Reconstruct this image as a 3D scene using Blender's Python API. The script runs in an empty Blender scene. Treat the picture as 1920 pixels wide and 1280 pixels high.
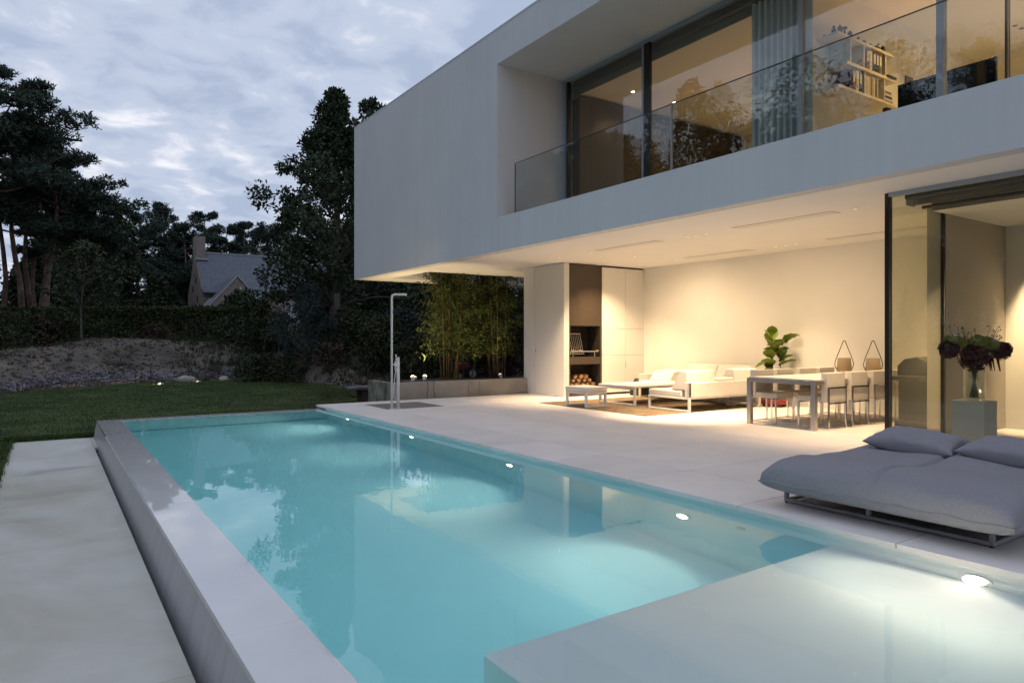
import bpy, bmesh, math, random
import numpy as np
from mathutils import Vector, Matrix
R_ = math.radians
D = bpy.data
C = bpy.context.scene
COL = C.collection

# ------------------------------------------------------------------ camera, sky, sun, exposure
cam = D.objects.new("camera", D.cameras.new("camera")); COL.objects.link(cam)
cam.location = (0, 0, 1.3)
cam.rotation_euler = (R_(90), 0, R_(-34.0))
cam.data.sensor_width = 36; cam.data.lens = 36 * 1290 / 1920
cam.data.shift_y = -2 / 1920
cam.data.clip_end = 2000; cam.data.clip_start = 0.05
C.camera = cam

SUN_EL, SUN_ROT = 6.0, 235.0
W = D.worlds.new("World"); C.world = W; W.use_nodes = True
nt = W.node_tree; nt.nodes.clear()
def wn(t): return nt.nodes.new(t)
wo = wn("ShaderNodeOutputWorld"); bg = wn("ShaderNodeBackground")
sky = wn("ShaderNodeTexSky"); sky.sky_type = 'NISHITA'; sky.sun_disc = False
sky.sun_elevation = R_(SUN_EL); sky.sun_rotation = R_(SUN_ROT)
tc = wn("ShaderNodeTexCoord")
sep = wn("ShaderNodeSeparateXYZ"); nt.links.new(tc.outputs["Generated"], sep.inputs[0])
zc = wn("ShaderNodeMath"); zc.operation = 'MAXIMUM'; nt.links.new(sep.outputs[2], zc.inputs[0]); zc.inputs[1].default_value = 0.0
za = wn("ShaderNodeMath"); za.operation = 'ADD'; nt.links.new(zc.outputs[0], za.inputs[0]); za.inputs[1].default_value = 0.16
dx = wn("ShaderNodeMath"); dx.operation = 'DIVIDE'; nt.links.new(sep.outputs[0], dx.inputs[0]); nt.links.new(za.outputs[0], dx.inputs[1])
dy = wn("ShaderNodeMath"); dy.operation = 'DIVIDE'; nt.links.new(sep.outputs[1], dy.inputs[0]); nt.links.new(za.outputs[0], dy.inputs[1])
cmb = wn("ShaderNodeCombineXYZ"); nt.links.new(dx.outputs[0], cmb.inputs[0]); nt.links.new(dy.outputs[0], cmb.inputs[1])
n1 = wn("ShaderNodeTexNoise"); n1.inputs["Scale"].default_value = 1.15; n1.inputs["Detail"].default_value = 3; n1.inputs["Roughness"].default_value = .5
n2 = wn("ShaderNodeTexNoise"); n2.inputs["Scale"].default_value = 5.2; n2.inputs["Detail"].default_value = 7; n2.inputs["Roughness"].default_value = .55
n2.inputs["Distortion"].default_value = .35
for n in (n1, n2): nt.links.new(cmb.outputs[0], n.inputs["Vector"])
mx = wn("ShaderNodeMix"); mx.data_type = 'FLOAT'; mx.inputs[0].default_value = .55
nt.links.new(n1.outputs[0], mx.inputs[2]); nt.links.new(n2.outputs[0], mx.inputs[3])
ramp = wn("ShaderNodeValToRGB"); nt.links.new(mx.outputs[0], ramp.inputs[0])
cr = ramp.color_ramp; cr.interpolation = 'EASE'
cr.elements[0].position = .40; cr.elements[0].color = (.42, .49, .655, 1)
cr.elements[1].position = .63; cr.elements[1].color = (.93, .93, 1.0, 1)
e = cr.elements.new(.50); e.color = (.53, .60, .75, 1)
# an overcast sky is brighter overhead than near the horizon
g = wn("ShaderNodeMapRange"); nt.links.new(zc.outputs[0], g.inputs[0])
g.inputs[1].default_value = .40; g.inputs[2].default_value = 1.0; g.inputs[3].default_value = 1.0; g.inputs[4].default_value = 1.2
vm = wn("ShaderNodeVectorMath"); vm.operation = 'SCALE'; nt.links.new(ramp.outputs[0], vm.inputs[0]); nt.links.new(g.outputs[0], vm.inputs["Scale"])
v10 = wn("ShaderNodeVectorMath"); v10.operation = 'SCALE'; nt.links.new(vm.outputs[0], v10.inputs[0]); v10.inputs["Scale"].default_value = 1 / .06
mc = wn("ShaderNodeMix"); mc.data_type = 'RGBA'; mc.inputs[0].default_value = .93
nt.links.new(sky.outputs[0], mc.inputs[6]); nt.links.new(v10.outputs[0], mc.inputs[7])
nt.links.new(mc.outputs[2], bg.inputs[0]); bg.inputs[1].default_value = .0655
nt.links.new(bg.outputs[0], wo.inputs[0])

sun = D.objects.new("sun", D.lights.new("sun", 'SUN')); COL.objects.link(sun)
sun.data.energy = .12; sun.data.angle = R_(30); sun.data.color = (1, .95, .9)
_el, _az = R_(SUN_EL), R_(SUN_ROT)
sd = Vector((math.sin(_az) * math.cos(_el), math.cos(_az) * math.cos(_el), math.sin(_el)))
sun.rotation_euler = (-sd).to_track_quat('-Z', 'Y').to_euler()

C.view_settings.view_transform = 'Standard'; C.view_settings.look = 'None'
C.view_settings.exposure = 0.0; C.view_settings.gamma = 1.0; C.view_settings.use_curve_mapping = False
C.render.engine = 'CYCLES'
cy = C.cycles
cy.max_bounces = 14; cy.diffuse_bounces = 6; cy.glossy_bounces = 5; cy.transmission_bounces = 8
cy.transparent_max_bounces = 24; cy.volume_bounces = 0
cy.caustics_refractive = True; cy.caustics_reflective = False
cy.sample_clamp_indirect = 4.0; cy.sample_clamp_direct = 0
cy.use_denoising = True; cy.blur_glossy = .5
try:
    cy.denoiser = 'OPENIMAGEDENOISE'; cy.denoising_input_passes = 'RGB_ALBEDO_NORMAL'; cy.denoising_prefilter = 'ACCURATE'
except Exception: pass

# ------------------------------------------------------------------ helpers
WL = {}                                                   # built origin of every object (no rotation while building)
def worg(o):
    v = Vector((0, 0, 0))
    while o is not None:
        v += o.location; o = o.parent
    return v
class MB:
    """collects boxes, tubes and quads and links them as one mesh object"""
    def __init__(s): s.v = []; s.f = []; s.m = []
    def add(s, vs, fs, m=0):
        b = len(s.v); s.v += [tuple(p) for p in vs]
        s.f += [tuple(i + b for i in f) for f in fs]; s.m += [m] * len(fs); return s
    def box(s, x0, x1, y0, y1, z0, z1, m=0):
        return s.add([(x0,y0,z0),(x1,y0,z0),(x1,y1,z0),(x0,y1,z0),(x0,y0,z1),(x1,y0,z1),(x1,y1,z1),(x0,y1,z1)],
              [(3,2,1,0),(4,5,6,7),(0,1,5,4),(1,2,6,5),(2,3,7,6),(3,0,4,7)], m)
    def tbox(s, mat, sx, sy, sz, m=0):
        vs = [mat @ Vector((x*sx/2, y*sy/2, z*sz/2)) for z in (-1,1) for y in (-1,1) for x in (-1,1)]
        return s.add(vs, [(2,3,1,0),(4,5,7,6),(0,1,5,4),(1,3,7,5),(3,2,6,7),(2,0,4,6)], m)
    def bar(s, a, b, w, h=None, m=0):
        a, b = Vector(a), Vector(b); d = b - a; h = h or w
        q = d.to_track_quat('Z', 'Y').to_matrix().to_4x4()
        return s.tbox(Matrix.Translation((a + b) / 2) @ q, w, h, d.length, m)
    def tube(s, pts, rad, n=8, m=0, cap=True):
        pts = [Vector(p) for p in pts]; k = len(pts)
        if not hasattr(rad, '__len__'): rad = [rad] * k
        vs = []; fs = []; ref = None
        for i, p in enumerate(pts):
            d = (pts[min(i+1, k-1)] - pts[max(i-1, 0)]).normalized()
            if ref is None: ref = d.orthogonal().normalized()
            u = (ref - d * ref.dot(d)); u = u.normalized() if u.length > 1e-6 else d.orthogonal().normalized()
            ref = u; w = d.cross(u)
            for j in range(n):
                a = 2*math.pi*j/n; vs.append(p + (u*math.cos(a) + w*math.sin(a)) * rad[i])
        for i in range(k-1):
            for j in range(n):
                j2 = (j+1) % n; fs.append((i*n+j, i*n+j2, (i+1)*n+j2, (i+1)*n+j))
        if cap: fs.append(tuple(range(n-1, -1, -1))); fs.append(tuple((k-1)*n+j for j in range(n)))
        return s.add(vs, fs, m)
    def cyl(s, c, r, h, n=20, m=0, axis=(0,0,1)):
        c = Vector(c); a = Vector(axis).normalized()
        return s.tube([c, c + a*h], r, n, m)
    def lathe(s, c, prof, n=24, m=0):
        vs = []; fs = []
        for r, z in prof:
            for j in range(n):
                a = 2*math.pi*j/n; vs.append((c[0]+r*math.cos(a), c[1]+r*math.sin(a), c[2]+z))
        for i in range(len(prof)-1):
            for j in range(n):
                j2 = (j+1) % n; fs.append((i*n+j, i*n+j2, (i+1)*n+j2, (i+1)*n+j))
        return s.add(vs, fs, m)
    def ball(s, c, r, n=12, m=0, sq=(1,1,1)):
        pr = [(max(1e-4, math.sin(math.pi*i/n)), -math.cos(math.pi*i/n)) for i in range(n+1)]
        b = len(s.v); s.lathe((0,0,0), pr, n, m)
        for i in range(b, len(s.v)):
            p = s.v[i]; s.v[i] = (c[0]+p[0]*r*sq[0], c[1]+p[1]*r*sq[1], c[2]+p[2]*r*sq[2])
        return s
    def quad(s, a, b, c, d, m=0): return s.add([a,b,c,d], [(0,1,2,3)], m)
    def prism(s, poly, axis, t0, t1, m=0):
        """closed polygon in the plane across axis, pushed from t0 to t1"""
        def P(p, t):
            return {'x': (t, p[0], p[1]), 'y': (p[0], t, p[1]), 'z': (p[0], p[1], t)}[axis]
        n = len(poly); vs = [P(p, t0) for p in poly] + [P(p, t1) for p in poly]
        fs = [tuple(range(n))[::-1], tuple(range(n, 2*n))] + [(i, (i+1) % n, n+(i+1) % n, n+i) for i in range(n)]
        return s.add(vs, fs, m)
    def build(s, name, mat, parent=None, bevel=0, smooth=False, seg=1, weld=False):
        me = D.meshes.new(name)
        o0 = worg(parent) if parent else Vector((0,0,0))
        me.from_pydata([(x-o0.x, y-o0.y, z-o0.z) for x, y, z in s.v], [], s.f)
        mats = mat if isinstance(mat, (list, tuple)) else [mat]
        for q in mats: me.materials.append(q)
        if len(mats) > 1: me.polygons.foreach_set("material_index", s.m)
        bm = bmesh.new(); bm.from_mesh(me)
        if weld: bmesh.ops.remove_doubles(bm, verts=bm.verts, dist=1e-4)
        bmesh.ops.recalc_face_normals(bm, faces=bm.faces)
        if bevel:
            es = [q for q in bm.edges if len(q.link_faces) == 2 and q.calc_face_angle(0) > .5]
            bmesh.ops.bevel(bm, geom=es, offset=bevel, segments=seg, affect='EDGES', profile=.5)
        bm.to_mesh(me); bm.free()
        if smooth: me.shade_smooth()
        o = D.objects.new(name, me); COL.objects.link(o)
        if parent: o.parent = parent
        return o
def np_mesh(name, V, F, mat, parent=None, smooth=False):
    """V (n,3), F (m,k) of one polygon size, fast path for foliage"""
    o0 = worg(parent) if parent else Vector((0,0,0))
    V = np.asarray(V, np.float32) - np.array([o0.x, o0.y, o0.z], np.float32)
    F = np.asarray(F, np.int32); m, k = F.shape
    me = D.meshes.new(name)
    me.vertices.add(len(V)); me.vertices.foreach_set("co", V.ravel())
    me.loops.add(m*k); me.loops.foreach_set("vertex_index", F.ravel())
    me.polygons.add(m); me.polygons.foreach_set("loop_start", np.arange(0, m*k, k, dtype=np.int32))
    me.update(calc_edges=True)
    me.materials.append(mat)
    if smooth: me.shade_smooth()
    o = D.objects.new(name, me); COL.objects.link(o)
    if parent: o.parent = parent
    return o
def tag(o, label=None, cat=None, group=None, kind=None):
    if label: o["label"] = label
    if cat: o["category"] = cat
    if group: o["group"] = group
    if kind: o["kind"] = kind
    return o
def thing(name, label, cat, loc=(0,0,0), group=None):
    o = D.objects.new(name, None); COL.objects.link(o); o.location = loc; o.empty_display_size = .2
    return tag(o, label, cat, group)
def struct(o): o["kind"] = "structure"; return o
def copy_tree(o, parent=None):
    c = o.copy(); COL.objects.link(c)
    if parent: c.parent = parent
    for ch in list(o.children): copy_tree(ch, c)
    return c
def place(o, loc, rz=0, sc=None):
    o.location = loc; o.rotation_euler = (0, 0, rz)
    if sc: o.scale = (sc,)*3 if not hasattr(sc, '__len__') else sc
    return o

# ------------------------------------------------------------------ materials
def pm(name, col, rough=.6, metal=0, var=0, vscale=4, bump=0, bscale=60, spec=.5, coat=0, emit=None, estr=0, col2=None, coords='Object', detail=6):
    m = D.materials.new(name); m.use_nodes = True; t = m.node_tree; b = t.nodes["Principled BSDF"]
    b.inputs["Base Color"].default_value = (*col, 1); b.inputs["Roughness"].default_value = rough
    b.inputs["Metallic"].default_value = metal; b.inputs["Specular IOR Level"].default_value = spec
    b.inputs["Coat Weight"].default_value = coat
    if emit: b.inputs["Emission Color"].default_value = (*emit, 1); b.inputs["Emission Strength"].default_value = estr
    if var or bump or col2:
        co = t.nodes.new("ShaderNodeTexCoord")
    if var or col2:
        n = t.nodes.new("ShaderNodeTexNoise"); n.inputs["Scale"].default_value = vscale; n.inputs["Detail"].default_value = detail
        t.links.new(co.outputs[coords], n.inputs["Vector"])
        r = t.nodes.new("ShaderNodeValToRGB"); t.links.new(n.outputs[0], r.inputs[0])
        a = col if col2 is None else col
        c1 = tuple(max(0, c*(1-var)) for c in a); c2 = tuple(min(1, c*(1+var)) for c in (col2 or a))
        r.color_ramp.elements[0].position = .32; r.color_ramp.elements[0].color = (*c1, 1)
        r.color_ramp.elements[1].position = .68; r.color_ramp.elements[1].color = (*c2, 1)
        t.links.new(r.outputs[0], b.inputs["Base Color"])
    if bump:
        n = t.nodes.new("ShaderNodeTexNoise"); n.inputs["Scale"].default_value = bscale; n.inputs["Detail"].default_value = 5
        t.links.new(co.outputs[coords], n.inputs["Vector"])
        bp = t.nodes.new("ShaderNodeBump"); bp.inputs["Strength"].default_value = bump; bp.inputs["Distance"].default_value = .02
        t.links.new(n.outputs[0], bp.inputs["Height"]); t.links.new(bp.outputs[0], b.inputs["Normal"])
    return m
def foliage(name, c1, c2, scale=1.2, rough=.6, trans=.15):
    m = D.materials.new(name); m.use_nodes = True; t = m.node_tree; b = t.nodes["Principled BSDF"]
    co = t.nodes.new("ShaderNodeTexCoord"); n = t.nodes.new("ShaderNodeTexNoise"); n.inputs["Scale"].default_value = scale; n.inputs["Detail"].default_value = 4
    geo = t.nodes.new("ShaderNodeNewGeometry")
    t.links.new(co.outputs["Object"], n.inputs["Vector"])
    ad = t.nodes.new("ShaderNodeMath"); ad.operation = 'MULTIPLY_ADD'
    t.links.new(geo.outputs["Random Per Island"], ad.inputs[0]); ad.inputs[1].default_value = .5
    sc = t.nodes.new("ShaderNodeMath"); sc.operation = 'MULTIPLY'; t.links.new(n.outputs[0], sc.inputs[0]); sc.inputs[1].default_value = .6
    t.links.new(sc.outputs[0], ad.inputs[2])
    r = t.nodes.new("ShaderNodeValToRGB"); t.links.new(ad.outputs[0], r.inputs[0])
    r.color_ramp.elements[0].position = .15; r.color_ramp.elements[0].color = (*c1, 1)
    r.color_ramp.elements[1].position = .85; r.color_ramp.elements[1].color = (*c2, 1)
    t.links.new(r.outputs[0], b.inputs["Base Color"]); b.inputs["Roughness"].default_value = rough
    b.inputs["Specular IOR Level"].default_value = .12
    return m
def glass_mat(name, tint, f0, power=5):
    """thin clear pane: straight-through light, Schlick mirror on both faces"""
    m = D.materials.new(name); m.use_nodes = True; t = m.node_tree; t.nodes.clear()
    o = t.nodes.new("ShaderNodeOutputMaterial"); mixs = t.nodes.new("ShaderNodeMixShader")
    tr = t.nodes.new("ShaderNodeBsdfTransparent"); tr.inputs[0].default_value = (*tint, 1)
    gl = t.nodes.new("ShaderNodeBsdfGlossy"); gl.inputs["Roughness"].default_value = 0.0; gl.inputs[0].default_value = (1,1,1,1)
    lw = t.nodes.new("ShaderNodeLayerWeight"); lw.inputs[0].default_value = .5
    p = t.nodes.new("ShaderNodeMath"); p.operation = 'POWER'; t.links.new(lw.outputs["Facing"], p.inputs[0]); p.inputs[1].default_value = power
    ma = t.nodes.new("ShaderNodeMath"); ma.operation = 'MULTIPLY_ADD'; t.links.new(p.outputs[0], ma.inputs[0]); ma.inputs[1].default_value = 1-f0; ma.inputs[2].default_value = f0
    t.links.new(ma.outputs[0], mixs.inputs[0]); t.links.new(tr.outputs[0], mixs.inputs[1]); t.links.new(gl.outputs[0], mixs.inputs[2])
    t.links.new(mixs.outputs[0], o.inputs[0]); return m

M = {}
M['stucco'] = pm("white_render", (.60,.615,.63), .9, var=.025, vscale=1.3, bump=.12, bscale=140, spec=.2)
M['ceiling'] = pm("white_ceiling_paint", (.84,.83,.81), .9, var=.01, vscale=2, spec=.2)
M['wallpaint'] = pm("white_wall_paint", (.80,.79,.76), .85, var=.02, vscale=1.5, spec=.25)
M['panel'] = pm("white_lacquer_panel", (.76,.75,.72), .45, spec=.4)
M['tile'] = pm("pale_stone_tile", (.72,.675,.65), .55, var=.055, vscale=1.6, bump=.05, bscale=90, spec=.35)
M['slab'] = pm("pale_concrete_base", (.5,.49,.48), .8, var=.08, vscale=3)
M['tray'] = pm("dark_stone_tray", (.14,.135,.13), .5, var=.1, vscale=8)
M['steel'] = pm("brushed_steel", (.55,.53,.51), .33, 1.0, bump=.02, bscale=300)
M['chrome'] = pm("polished_steel", (.7,.68,.66), .18, 1.0)
M['whitemetal'] = pm("white_powder_coat", (.68,.67,.65), .4, spec=.4)
M['cushion'] = pm("white_outdoor_fabric", (.66,.64,.60), .85, var=.03, vscale=20, bump=.08, bscale=400, spec=.2)
M['leather'] = pm("cream_leather", (.60,.56,.50), .5, var=.03, vscale=8, bump=.05, bscale=200)
M['tabletop'] = pm("white_table_top", (.70,.68,.64), .4)
M['black'] = pm("black_metal", (.018,.017,.016), .4)
M['darkframe'] = pm("dark_bronze_frame", (.022,.018,.015), .35, spec=.5)
M['greyframe'] = pm("grey_anodised_frame", (.40,.43,.47), .4, .15)
M['bluefabric'] = pm("blue_grey_outdoor_fabric", (.30,.29,.32), .9, var=.12, vscale=140, bump=.45, bscale=260, spec=.15)
M['greymetal'] = pm("grey_powder_coat", (.30,.30,.32), .45)
M['hearth'] = pm("dark_brown_steel", (.046,.031,.020), .55, var=.12, vscale=12, bump=.03, bscale=200)
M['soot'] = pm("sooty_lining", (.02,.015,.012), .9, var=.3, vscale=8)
M['wood_dark'] = pm("dark_oak_veneer", (.042,.031,.025), .45)
M['logs'] = pm("split_firewood", (.23,.13,.07), .85, var=.4, vscale=14, bump=.4, bscale=40)
M['logend'] = pm("cut_log_end", (.40,.26,.15), .85, var=.25, vscale=25)
M['concrete'] = pm("board_marked_concrete", (.26,.245,.22), .85, var=.16, vscale=2.2, bump=.15, bscale=40)
M['concrete_moss'] = pm("mossy_concrete", (.10,.115,.065), .9, var=.35, vscale=3.5, bump=.2, bscale=40, col2=(.24,.24,.20))
M['curtain'] = pm("blue_grey_curtain", (.74,.79,.84), .9, bump=.05, bscale=300, spec=.1)
M['shelfwhite'] = pm("white_shelf_board", (.70,.66,.60), .5)
M['blackplastic'] = pm("black_plastic", (.02,.02,.022), .3)
M['screen'] = pm("dark_screen", (.006,.006,.009), .06, spec=.8)
M['blind'] = pm("bronze_blind_fabric", (.12,.095,.08), .7, bump=.05, bscale=300)
M['fascia'] = pm("grey_fascia", (.22,.225,.21), .7)
M['pedestal'] = pm("pale_plinth", (.36,.38,.41), .6)
M['soil'] = pm("bare_sandy_soil", (.066,.054,.044), .95, var=.35, vscale=.9, bump=.5, bscale=9, col2=(.112,.093,.077), detail=9)
M['humus'] = pm("planting_soil", (.05,.04,.03), .95, var=.4, vscale=5, bump=.5, bscale=15)
M['lawn'] = pm("mown_lawn", (.033,.050,.017), .95, var=.3, vscale=1.2, bump=.5, bscale=50, col2=(.050,.068,.026), detail=8, spec=.1)
M['rock'] = pm("purple_grey_rubble", (.085,.08,.095), .9, var=.5, vscale=1.3, bump=.3, bscale=20, col2=(.15,.142,.17))
M['stone'] = pm("pale_boulder", (.36,.33,.30), .85, var=.25, vscale=4, bump=.3, bscale=15)
M['bark_pine'] = pm("pine_bark", (.13,.075,.052), .9, var=.45, vscale=2.5, bump=.5, bscale=14, col2=(.15,.105,.08))
M['bark'] = pm("grey_bark", (.10,.09,.075), .9, var=.3, vscale=4, bump=.4, bscale=18)
M['cane'] = pm("bamboo_cane", (.17,.105,.04), .5, var=.35, vscale=3, col2=(.22,.135,.055))
M['pine'] = foliage("pine_needles", (.016,.029,.023), (.060,.088,.064), .9)
M['oak'] = foliage("oak_leaves", (.016,.027,.015), (.060,.080,.045), 1.0)
M['shrub'] = foliage("shrub_leaves", (.018,.026,.013), (.060,.075,.036), 1.5)
M['shrub_red'] = foliage("reddish_shrub_leaves", (.030,.022,.015), (.085,.060,.040), 1.5)
M['spruce'] = foliage("blue_conifer_needles", (.018,.028,.026), (.055,.075,.070), 1.2)
M['hedge'] = foliage("hedge_leaves", (.018,.030,.012), (.070,.092,.034), 2.0)
M['bamboo'] = foliage("bamboo_leaves", (.030,.046,.014), (.085,.105,.034), 2.0)
M['weed'] = foliage("weed_stalks", (.035,.035,.018), (.12,.11,.05), 3.0)
M['weed_red'] = foliage("rusty_weed_stalks", (.06,.03,.018), (.16,.08,.045), 3.0)
M['weed_dry'] = foliage("dry_brown_weeds", (.035,.028,.022), (.10,.082,.062), 2.0)
M['grass'] = foliage("grass_blades", (.022,.042,.011), (.066,.105,.032), .7)
M['fig'] = foliage("fig_leaves", (.05,.085,.012), (.15,.21,.03), 2.5, rough=.35)
M['brick'] = pm("weathered_brick", (.21,.175,.155), .9, var=.2, vscale=9)
M['slate'] = pm("grey_slate", (.085,.098,.125), .7, var=.3, vscale=7, bump=.3, bscale=12, detail=10)
M['lead'] = pm("pale_lead_flashing", (.33,.36,.40), .6)
M['shutter'] = pm("pale_shutter_paint", (.40,.43,.46), .6)
M['dimglass'] = pm("dim_window_glass", (.10,.115,.14), .08, spec=.8)
M['glass'] = glass_mat("window_glass", (.93,.94,.91), .075)
M['glass_bal'] = glass_mat("balustrade_glass", (.86,.90,.90), .035)
M['glass_low'] = glass_mat("terrace_glass", (.93,.93,.865), .028)
M['vase'] = glass_mat("vase_glass", (.93,.95,.94), .05)
M['lens'] = pm("lit_lamp_lens", (.9,.9,.9), .4, emit=(1,.86,.62), estr=14)
M['lens_pool'] = pm("lit_pool_lens", (.9,.9,.9), .4, emit=(1,.90,.70), estr=14)
M['lens_amber'] = pm("lit_amber_lens", (.9,.9,.9), .4, emit=(1,.62,.24), estr=12)
M['lens_dim'] = pm("lit_downlight_lens", (.9,.9,.9), .4, emit=(1,.84,.58), estr=.7)
M['pot'] = pm("red_glazed_pot", (.22,.03,.02), .3)
M['lantern'] = pm("beige_lantern_shade", (.27,.20,.125), .8)
M['redplastic'] = pm("dull_red_paint", (.20,.02,.015), .4)
M['rubber'] = pm("black_rubber", (.015,.015,.016), .8)

def weathered(m, c1, c2):
    t = m.node_tree; b = t.nodes["Principled BSDF"]; gN = t.nodes.new("ShaderNodeNewGeometry")
    mp = t.nodes.new("ShaderNodeMapping"); mp.inputs["Scale"].default_value = (3.0, 3.0, .22); n = t.nodes.new("ShaderNodeTexNoise"); n.inputs["Scale"].default_value = 1.6; n.inputs["Detail"].default_value = 8; n.inputs["Roughness"].default_value = .65
    n2_ = t.nodes.new("ShaderNodeTexNoise"); n2_.inputs["Scale"].default_value = .9; n2_.inputs["Detail"].default_value = 6
    t.links.new(gN.outputs["Position"], mp.inputs[0]); t.links.new(mp.outputs[0], n.inputs["Vector"]); t.links.new(gN.outputs["Position"], n2_.inputs["Vector"])
    ad = t.nodes.new("ShaderNodeMath"); ad.operation = 'ADD'; t.links.new(n.outputs[0], ad.inputs[0]); t.links.new(n2_.outputs[0], ad.inputs[1])
    mr = t.nodes.new("ShaderNodeMapRange"); t.links.new(ad.outputs[0], mr.inputs[0]); mr.inputs[1].default_value = .72; mr.inputs[2].default_value = 1.28
    mx_ = t.nodes.new("ShaderNodeMix"); mx_.data_type = 'RGBA'; t.links.new(mr.outputs[0], mx_.inputs[0]); mx_.inputs[6].default_value = (*c1,1); mx_.inputs[7].default_value = (*c2,1)
    t.links.new(mx_.outputs[2], b.inputs["Base Color"])
weathered(M['stucco'], (.585,.60,.615), (.635,.65,.665))
# brick courses on the brick material
def add_brick(m, c1, c2, mortar, scale):
    t = m.node_tree; b = t.nodes["Principled BSDF"]
    co = t.nodes.new("ShaderNodeTexCoord"); mp = t.nodes.new("ShaderNodeMapping"); mp.inputs["Rotation"].default_value = (R_(90), 0, 0)
    br = t.nodes.new("ShaderNodeTexBrick"); br.inputs["Scale"].default_value = scale
    br.inputs["Color1"].default_value = (*c1,1); br.inputs["Color2"].default_value = (*c2,1); br.inputs["Mortar"].default_value = (*mortar,1)
    sx = t.nodes.new("ShaderNodeSeparateXYZ"); cx = t.nodes.new("ShaderNodeCombineXYZ"); ad = t.nodes.new("ShaderNodeMath"); ad.operation = 'ADD'
    t.links.new(co.outputs["Object"], sx.inputs[0]); t.links.new(sx.outputs[0], ad.inputs[0]); t.links.new(sx.outputs[1], ad.inputs[1])
    t.links.new(ad.outputs[0], cx.inputs[0]); t.links.new(sx.outputs[2], cx.inputs[1]); t.links.new(cx.outputs[0], br.inputs["Vector"])
    t.links.new(br.outputs[0], b.inputs["Base Color"])
add_brick(M['brick'], (.25,.20,.175), (.16,.135,.12), (.24,.23,.21), 2.2)

# wood grain on the dark veneer
def add_grain(m, c1, c2, sx, sz):
    t = m.node_tree; b = t.nodes["Principled BSDF"]
    co = t.nodes.new("ShaderNodeTexCoord"); mp = t.nodes.new("ShaderNodeMapping"); mp.inputs["Scale"].default_value = (sx, sx, sz)
    n = t.nodes.new("ShaderNodeTexNoise"); n.inputs["Scale"].default_value = 1; n.inputs["Detail"].default_value = 6; n.inputs["Distortion"].default_value = .4
    t.links.new(co.outputs["Object"], mp.inputs[0]); t.links.new(mp.outputs[0], n.inputs["Vector"])
    r = t.nodes.new("ShaderNodeValToRGB"); t.links.new(n.outputs[0], r.inputs[0])
    r.color_ramp.elements[0].position = .3; r.color_ramp.elements[0].color = (*c1,1)
    r.color_ramp.elements[1].position = .7; r.color_ramp.elements[1].color = (*c2,1)
    t.links.new(r.outputs[0], b.inputs["Base Color"])
add_grain(M['wood_dark'], (.020,.015,.012), (.055,.041,.031), 45, 1.2)

# wet infinity-edge coping: smooth water film over pale stone
def wet_mat(name, col, var, vs, rough, coat, streak=False):
    m = pm(name, col, rough, var=var, vscale=vs, spec=.5, coat=coat)
    b = m.node_tree.nodes["Principled BSDF"]; b.inputs["Coat Roughness"].default_value = .015; b.inputs["Coat IOR"].default_value = 1.33
    return m
M['wettop'] = wet_mat("wet_coping_stone", (.60,.60,.60), .04, 1.5, .25, 1.0)
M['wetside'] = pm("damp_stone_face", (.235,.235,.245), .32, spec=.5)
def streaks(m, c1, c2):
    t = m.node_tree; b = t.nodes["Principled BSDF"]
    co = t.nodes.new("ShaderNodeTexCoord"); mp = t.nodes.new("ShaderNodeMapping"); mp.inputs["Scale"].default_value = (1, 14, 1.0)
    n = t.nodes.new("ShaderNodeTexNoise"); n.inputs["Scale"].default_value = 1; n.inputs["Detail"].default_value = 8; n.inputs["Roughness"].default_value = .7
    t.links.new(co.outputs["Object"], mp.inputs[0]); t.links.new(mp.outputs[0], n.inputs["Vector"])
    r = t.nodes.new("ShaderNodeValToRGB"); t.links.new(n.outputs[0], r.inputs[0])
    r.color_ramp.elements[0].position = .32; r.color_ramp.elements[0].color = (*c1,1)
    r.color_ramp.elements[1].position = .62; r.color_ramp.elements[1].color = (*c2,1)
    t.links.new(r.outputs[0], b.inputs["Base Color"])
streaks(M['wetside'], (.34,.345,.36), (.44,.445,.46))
# stained concrete path with damp, shinier patches
def path_mat():
    m = pm("stained_concrete_path", (.45,.445,.40), .5, spec=.45); t = m.node_tree; b = t.nodes["Principled BSDF"]
    co = t.nodes.new("ShaderNodeTexCoord"); mp = t.nodes.new("ShaderNodeMapping"); mp.inputs["Scale"].default_value = (.9, .55, 1)
    n = t.nodes.new("ShaderNodeTexNoise"); n.inputs["Scale"].default_value = 1.1; n.inputs["Detail"].default_value = 9; n.inputs["Roughness"].default_value = .62; n.inputs["Distortion"].default_value = .6
    t.links.new(co.outputs["Object"], mp.inputs[0]); t.links.new(mp.outputs[0], n.inputs["Vector"])
    r = t.nodes.new("ShaderNodeValToRGB"); t.links.new(n.outputs[0], r.inputs[0])
    r.color_ramp.elements[0].position = .30; r.color_ramp.elements[0].color = (.35,.335,.27,1)
    r.color_ramp.elements[1].position = .70; r.color_ramp.elements[1].color = (.53,.525,.50,1)
    e = r.color_ramp.elements.new(.52); e.color = (.45,.44,.395,1)
    t.links.new(r.outputs[0], b.inputs["Base Color"])
    n2 = t.nodes.new("ShaderNodeTexNoise"); n2.inputs["Scale"].default_value = 1.3; n2.inputs["Detail"].default_value = 7
    mp2 = t.nodes.new("ShaderNodeMapping"); mp2.inputs["Scale"].default_value = (.7, 1.5, 1); mp2.inputs["Location"].default_value = (3, 7, 0)
    t.links.new(co.outputs["Object"], mp2.inputs[0]); t.links.new(mp2.outputs[0], n2.inputs["Vector"])
    rr = t.nodes.new("ShaderNodeMapRange"); t.links.new(n2.outputs[0], rr.inputs[0])
    rr.inputs[1].default_value = .44; rr.inputs[2].default_value = .70; rr.inputs[3].default_value = .60; rr.inputs[4].default_value = .30
    t.links.new(rr.outputs[0], b.inputs["Roughness"])
    return m
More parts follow.
